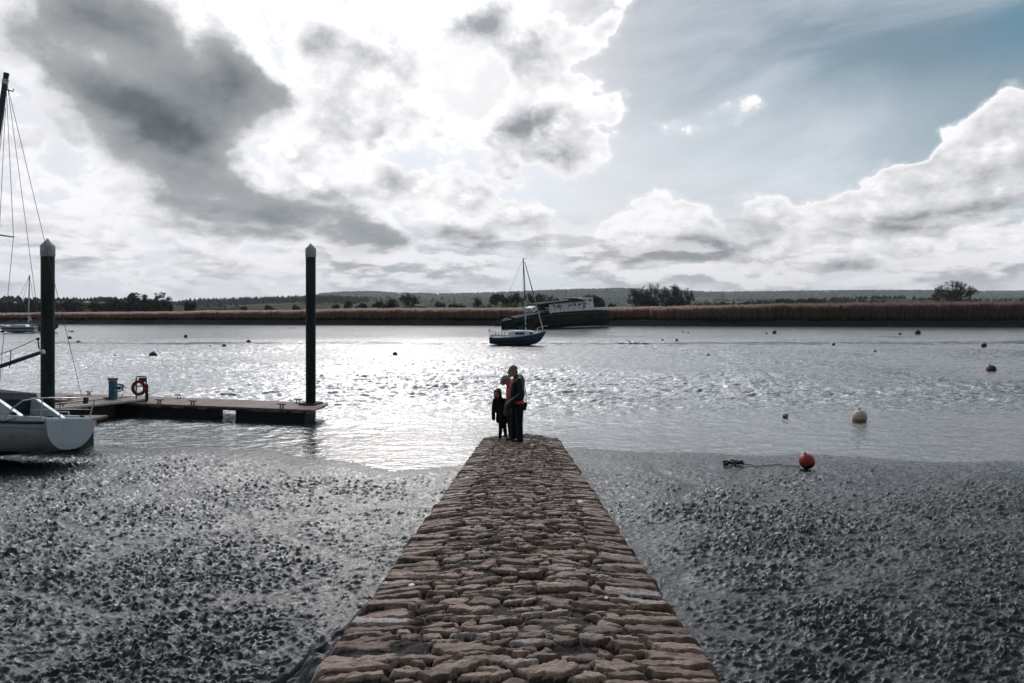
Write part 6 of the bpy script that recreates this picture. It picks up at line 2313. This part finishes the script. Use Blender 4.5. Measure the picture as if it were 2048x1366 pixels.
# rope and weedy chain running from the red buoy
def rope_from_buoy():
    g = random.Random(9)
    pts = []
    for i in range(40):
        px = 1600 - i * 3.9
        py = 929.5 + 2.6 * math.sin(i * 0.37) * (0.4 + i / 40) + 1.2 * math.sin(i * 0.9 + 1) + (3.0 if i > 32 else 0) * (i - 32) / 8
        Y = depth_of(py, 0.06)
        pts.append(at(px, py, Y))
    P = []
    for p in pts:
        P.append(Vector((p.x, p.y, float(mud_height(np.array([p.x]), np.array([p.y]))[0]) + 0.02)))
    o = empty('mooring_rope', P[0], (0, 0, 0), 'thin dark rope running over the mud from the big red buoy', 'rope')
    b = MB()
    b.tube([p - P[0] for p in P], 0.009, 6)
    b.build('line', ROPE, o)
    c = at(1466, 925, depth_of(928, 0.06))
    zc = float(mud_height(np.array([c.x]), np.array([c.y]))[0])
    o = empty('rope_coil', (c.x, c.y, zc), (0, 0, 0), 'dark weedy loops of rope on the mud left of the red buoy', 'rope')
    b = MB()
    for x, r in ((-0.13, 0.075), (0.0, 0.06), (0.13, 0.08), (0.06, 0.05)):
        q = [(x + r * math.cos(t), 0.8 * r * math.sin(t), 0.03 + 0.035 * (1 + math.sin(t + x * 20))) for t in np.linspace(0, 2 * math.pi, 13)]
        b.tube(q, 0.018, 6)
    b.tube([(-0.2, 0, 0.02), (-0.05, 0.05, 0.05), (0.1, -0.04, 0.05), (0.24, 0.03, 0.03)], 0.022, 6)
    b.build('loops', WEED, o)


rope_from_buoy()


# pale shells, scraps and a puddle-edged patch on the stones
def scraps():
    PALE = mat('shell_white', (0.66, 0.63, 0.62), 0.6, 0.4, var=0.15)
    S_ = [(935, 957, 5, 'flat white shell near the left edge of the causeway, farthest of the shells'), (1160, 1006, 7, 'flat white scrap near the right edge of the causeway'),
          (823, 1174, 7, 'round white shell on a wide stone at the left of the causeway'), (1025, 1063, 2.5, 'small white pebble on the middle of the causeway'),
          (1213, 1200, 4, 'small white scrap at the right of the causeway, nearest of the right ones'), (1064, 892, 3.5, 'white scrap just right of the standing man'),
          (1157, 1031, 2.5, 'tiny white pebble near the right edge of the causeway')]
    for i, (px, py, r, lb) in enumerate(S_):
        # where the sight line meets the paving
        f = (py - HY) / F_PX
        Y = (CAM_Z - (CAM_Z - 1.34 + 0.045)) / (f - (769.0 - HY) / F_PX)
        p = at(px, py, Y)
        g = random.Random(60 + i)
        b = MB()
        rr = r * Y / F_PX
        n = 9
        ring = [(rr * g.uniform(0.75, 1.1) * math.cos(2 * math.pi * k / n), rr * g.uniform(0.55, 1.0) * math.sin(2 * math.pi * k / n), 0) for k in range(n)]
        t = [(x * 0.8, y * 0.8, rr * 0.22) for x, y, z in ring]
        b.loft([ring, t], closed=True, caps=True)
        o = b.build('shell', PALE)
        o.location = (p.x, p.y, p.z + 0.012)
        o.rotation_euler = (R(g.uniform(4, 14)), R(g.uniform(-6, 6)), 0)
        tag(o, lb, 'shell', 'pale shells and scraps on the causeway')



def mud_scraps():
    PALE = mat('shell_white', (0.66, 0.63, 0.62))
    for i, (x, y, r, lb) in enumerate([(-1.62, 4.55, 0.055, 'pale flat stone on the mud at the bottom left, nearest the causeway'), (-1.78, 4.72, 0.07, 'pale flat stone on the mud, middle one of the bottom left three'),
                                       (-1.98, 4.90, 0.05, 'pale flat stone on the mud, farthest of the bottom left three'), (3.6, 9.2, 0.05, 'single pale stone lying far out on the right mud')]):
        g = random.Random(90 + i)
        b = MB()
        ring = [(r * g.uniform(0.8, 1.15) * math.cos(k * 0.698), r * g.uniform(0.5, 0.9) * math.sin(k * 0.698), 0) for k in range(9)]
        b.loft([ring, [(p[0] * 0.75, p[1] * 0.75, r * 0.3) for p in ring]], closed=True, caps=True)
        o = b.build('stone', PALE)
        o.location = (x, y, float(mud_height(np.array([x]), np.array([y]))[0]) + 0.012)
        o.rotation_euler = (R(g.uniform(3, 16)), R(g.uniform(-8, 8)), g.uniform(0, 3))
        tag(o, lb, 'stone', 'pale stones on the mud')


scraps()
mud_scraps()


# ------------------------------------------------------------------ haze over the valley
def build_haze():
    b = MB()
    x0, x1, y0, y1, z0, z1 = -5200, 5200, -60, 5200, -3.0, 190.0
    b.box(((x0 + x1) / 2, (y0 + y1) / 2, (z0 + z1) / 2), (x1 - x0, y1 - y0, z1 - z0))
    m = bpy.data.materials.new('haze')
    m.use_nodes = True
    t = m.node_tree
    t.nodes.clear()
    v = nd(t, 'ShaderNodeVolumePrincipled')
    v.inputs['Color'].default_value = (0.80, 0.86, 0.90, 1)
    v.inputs['Density'].default_value = 0.00011
    v.inputs['Anisotropy'].default_value = 0.2
    o = nd(t, 'ShaderNodeOutputMaterial')
    t.links.new(v.outputs[0], o.inputs['Volume'])
    m.cycles.homogeneous_volume = True
    tag(b.build('haze', m), kind='stuff')


build_haze()
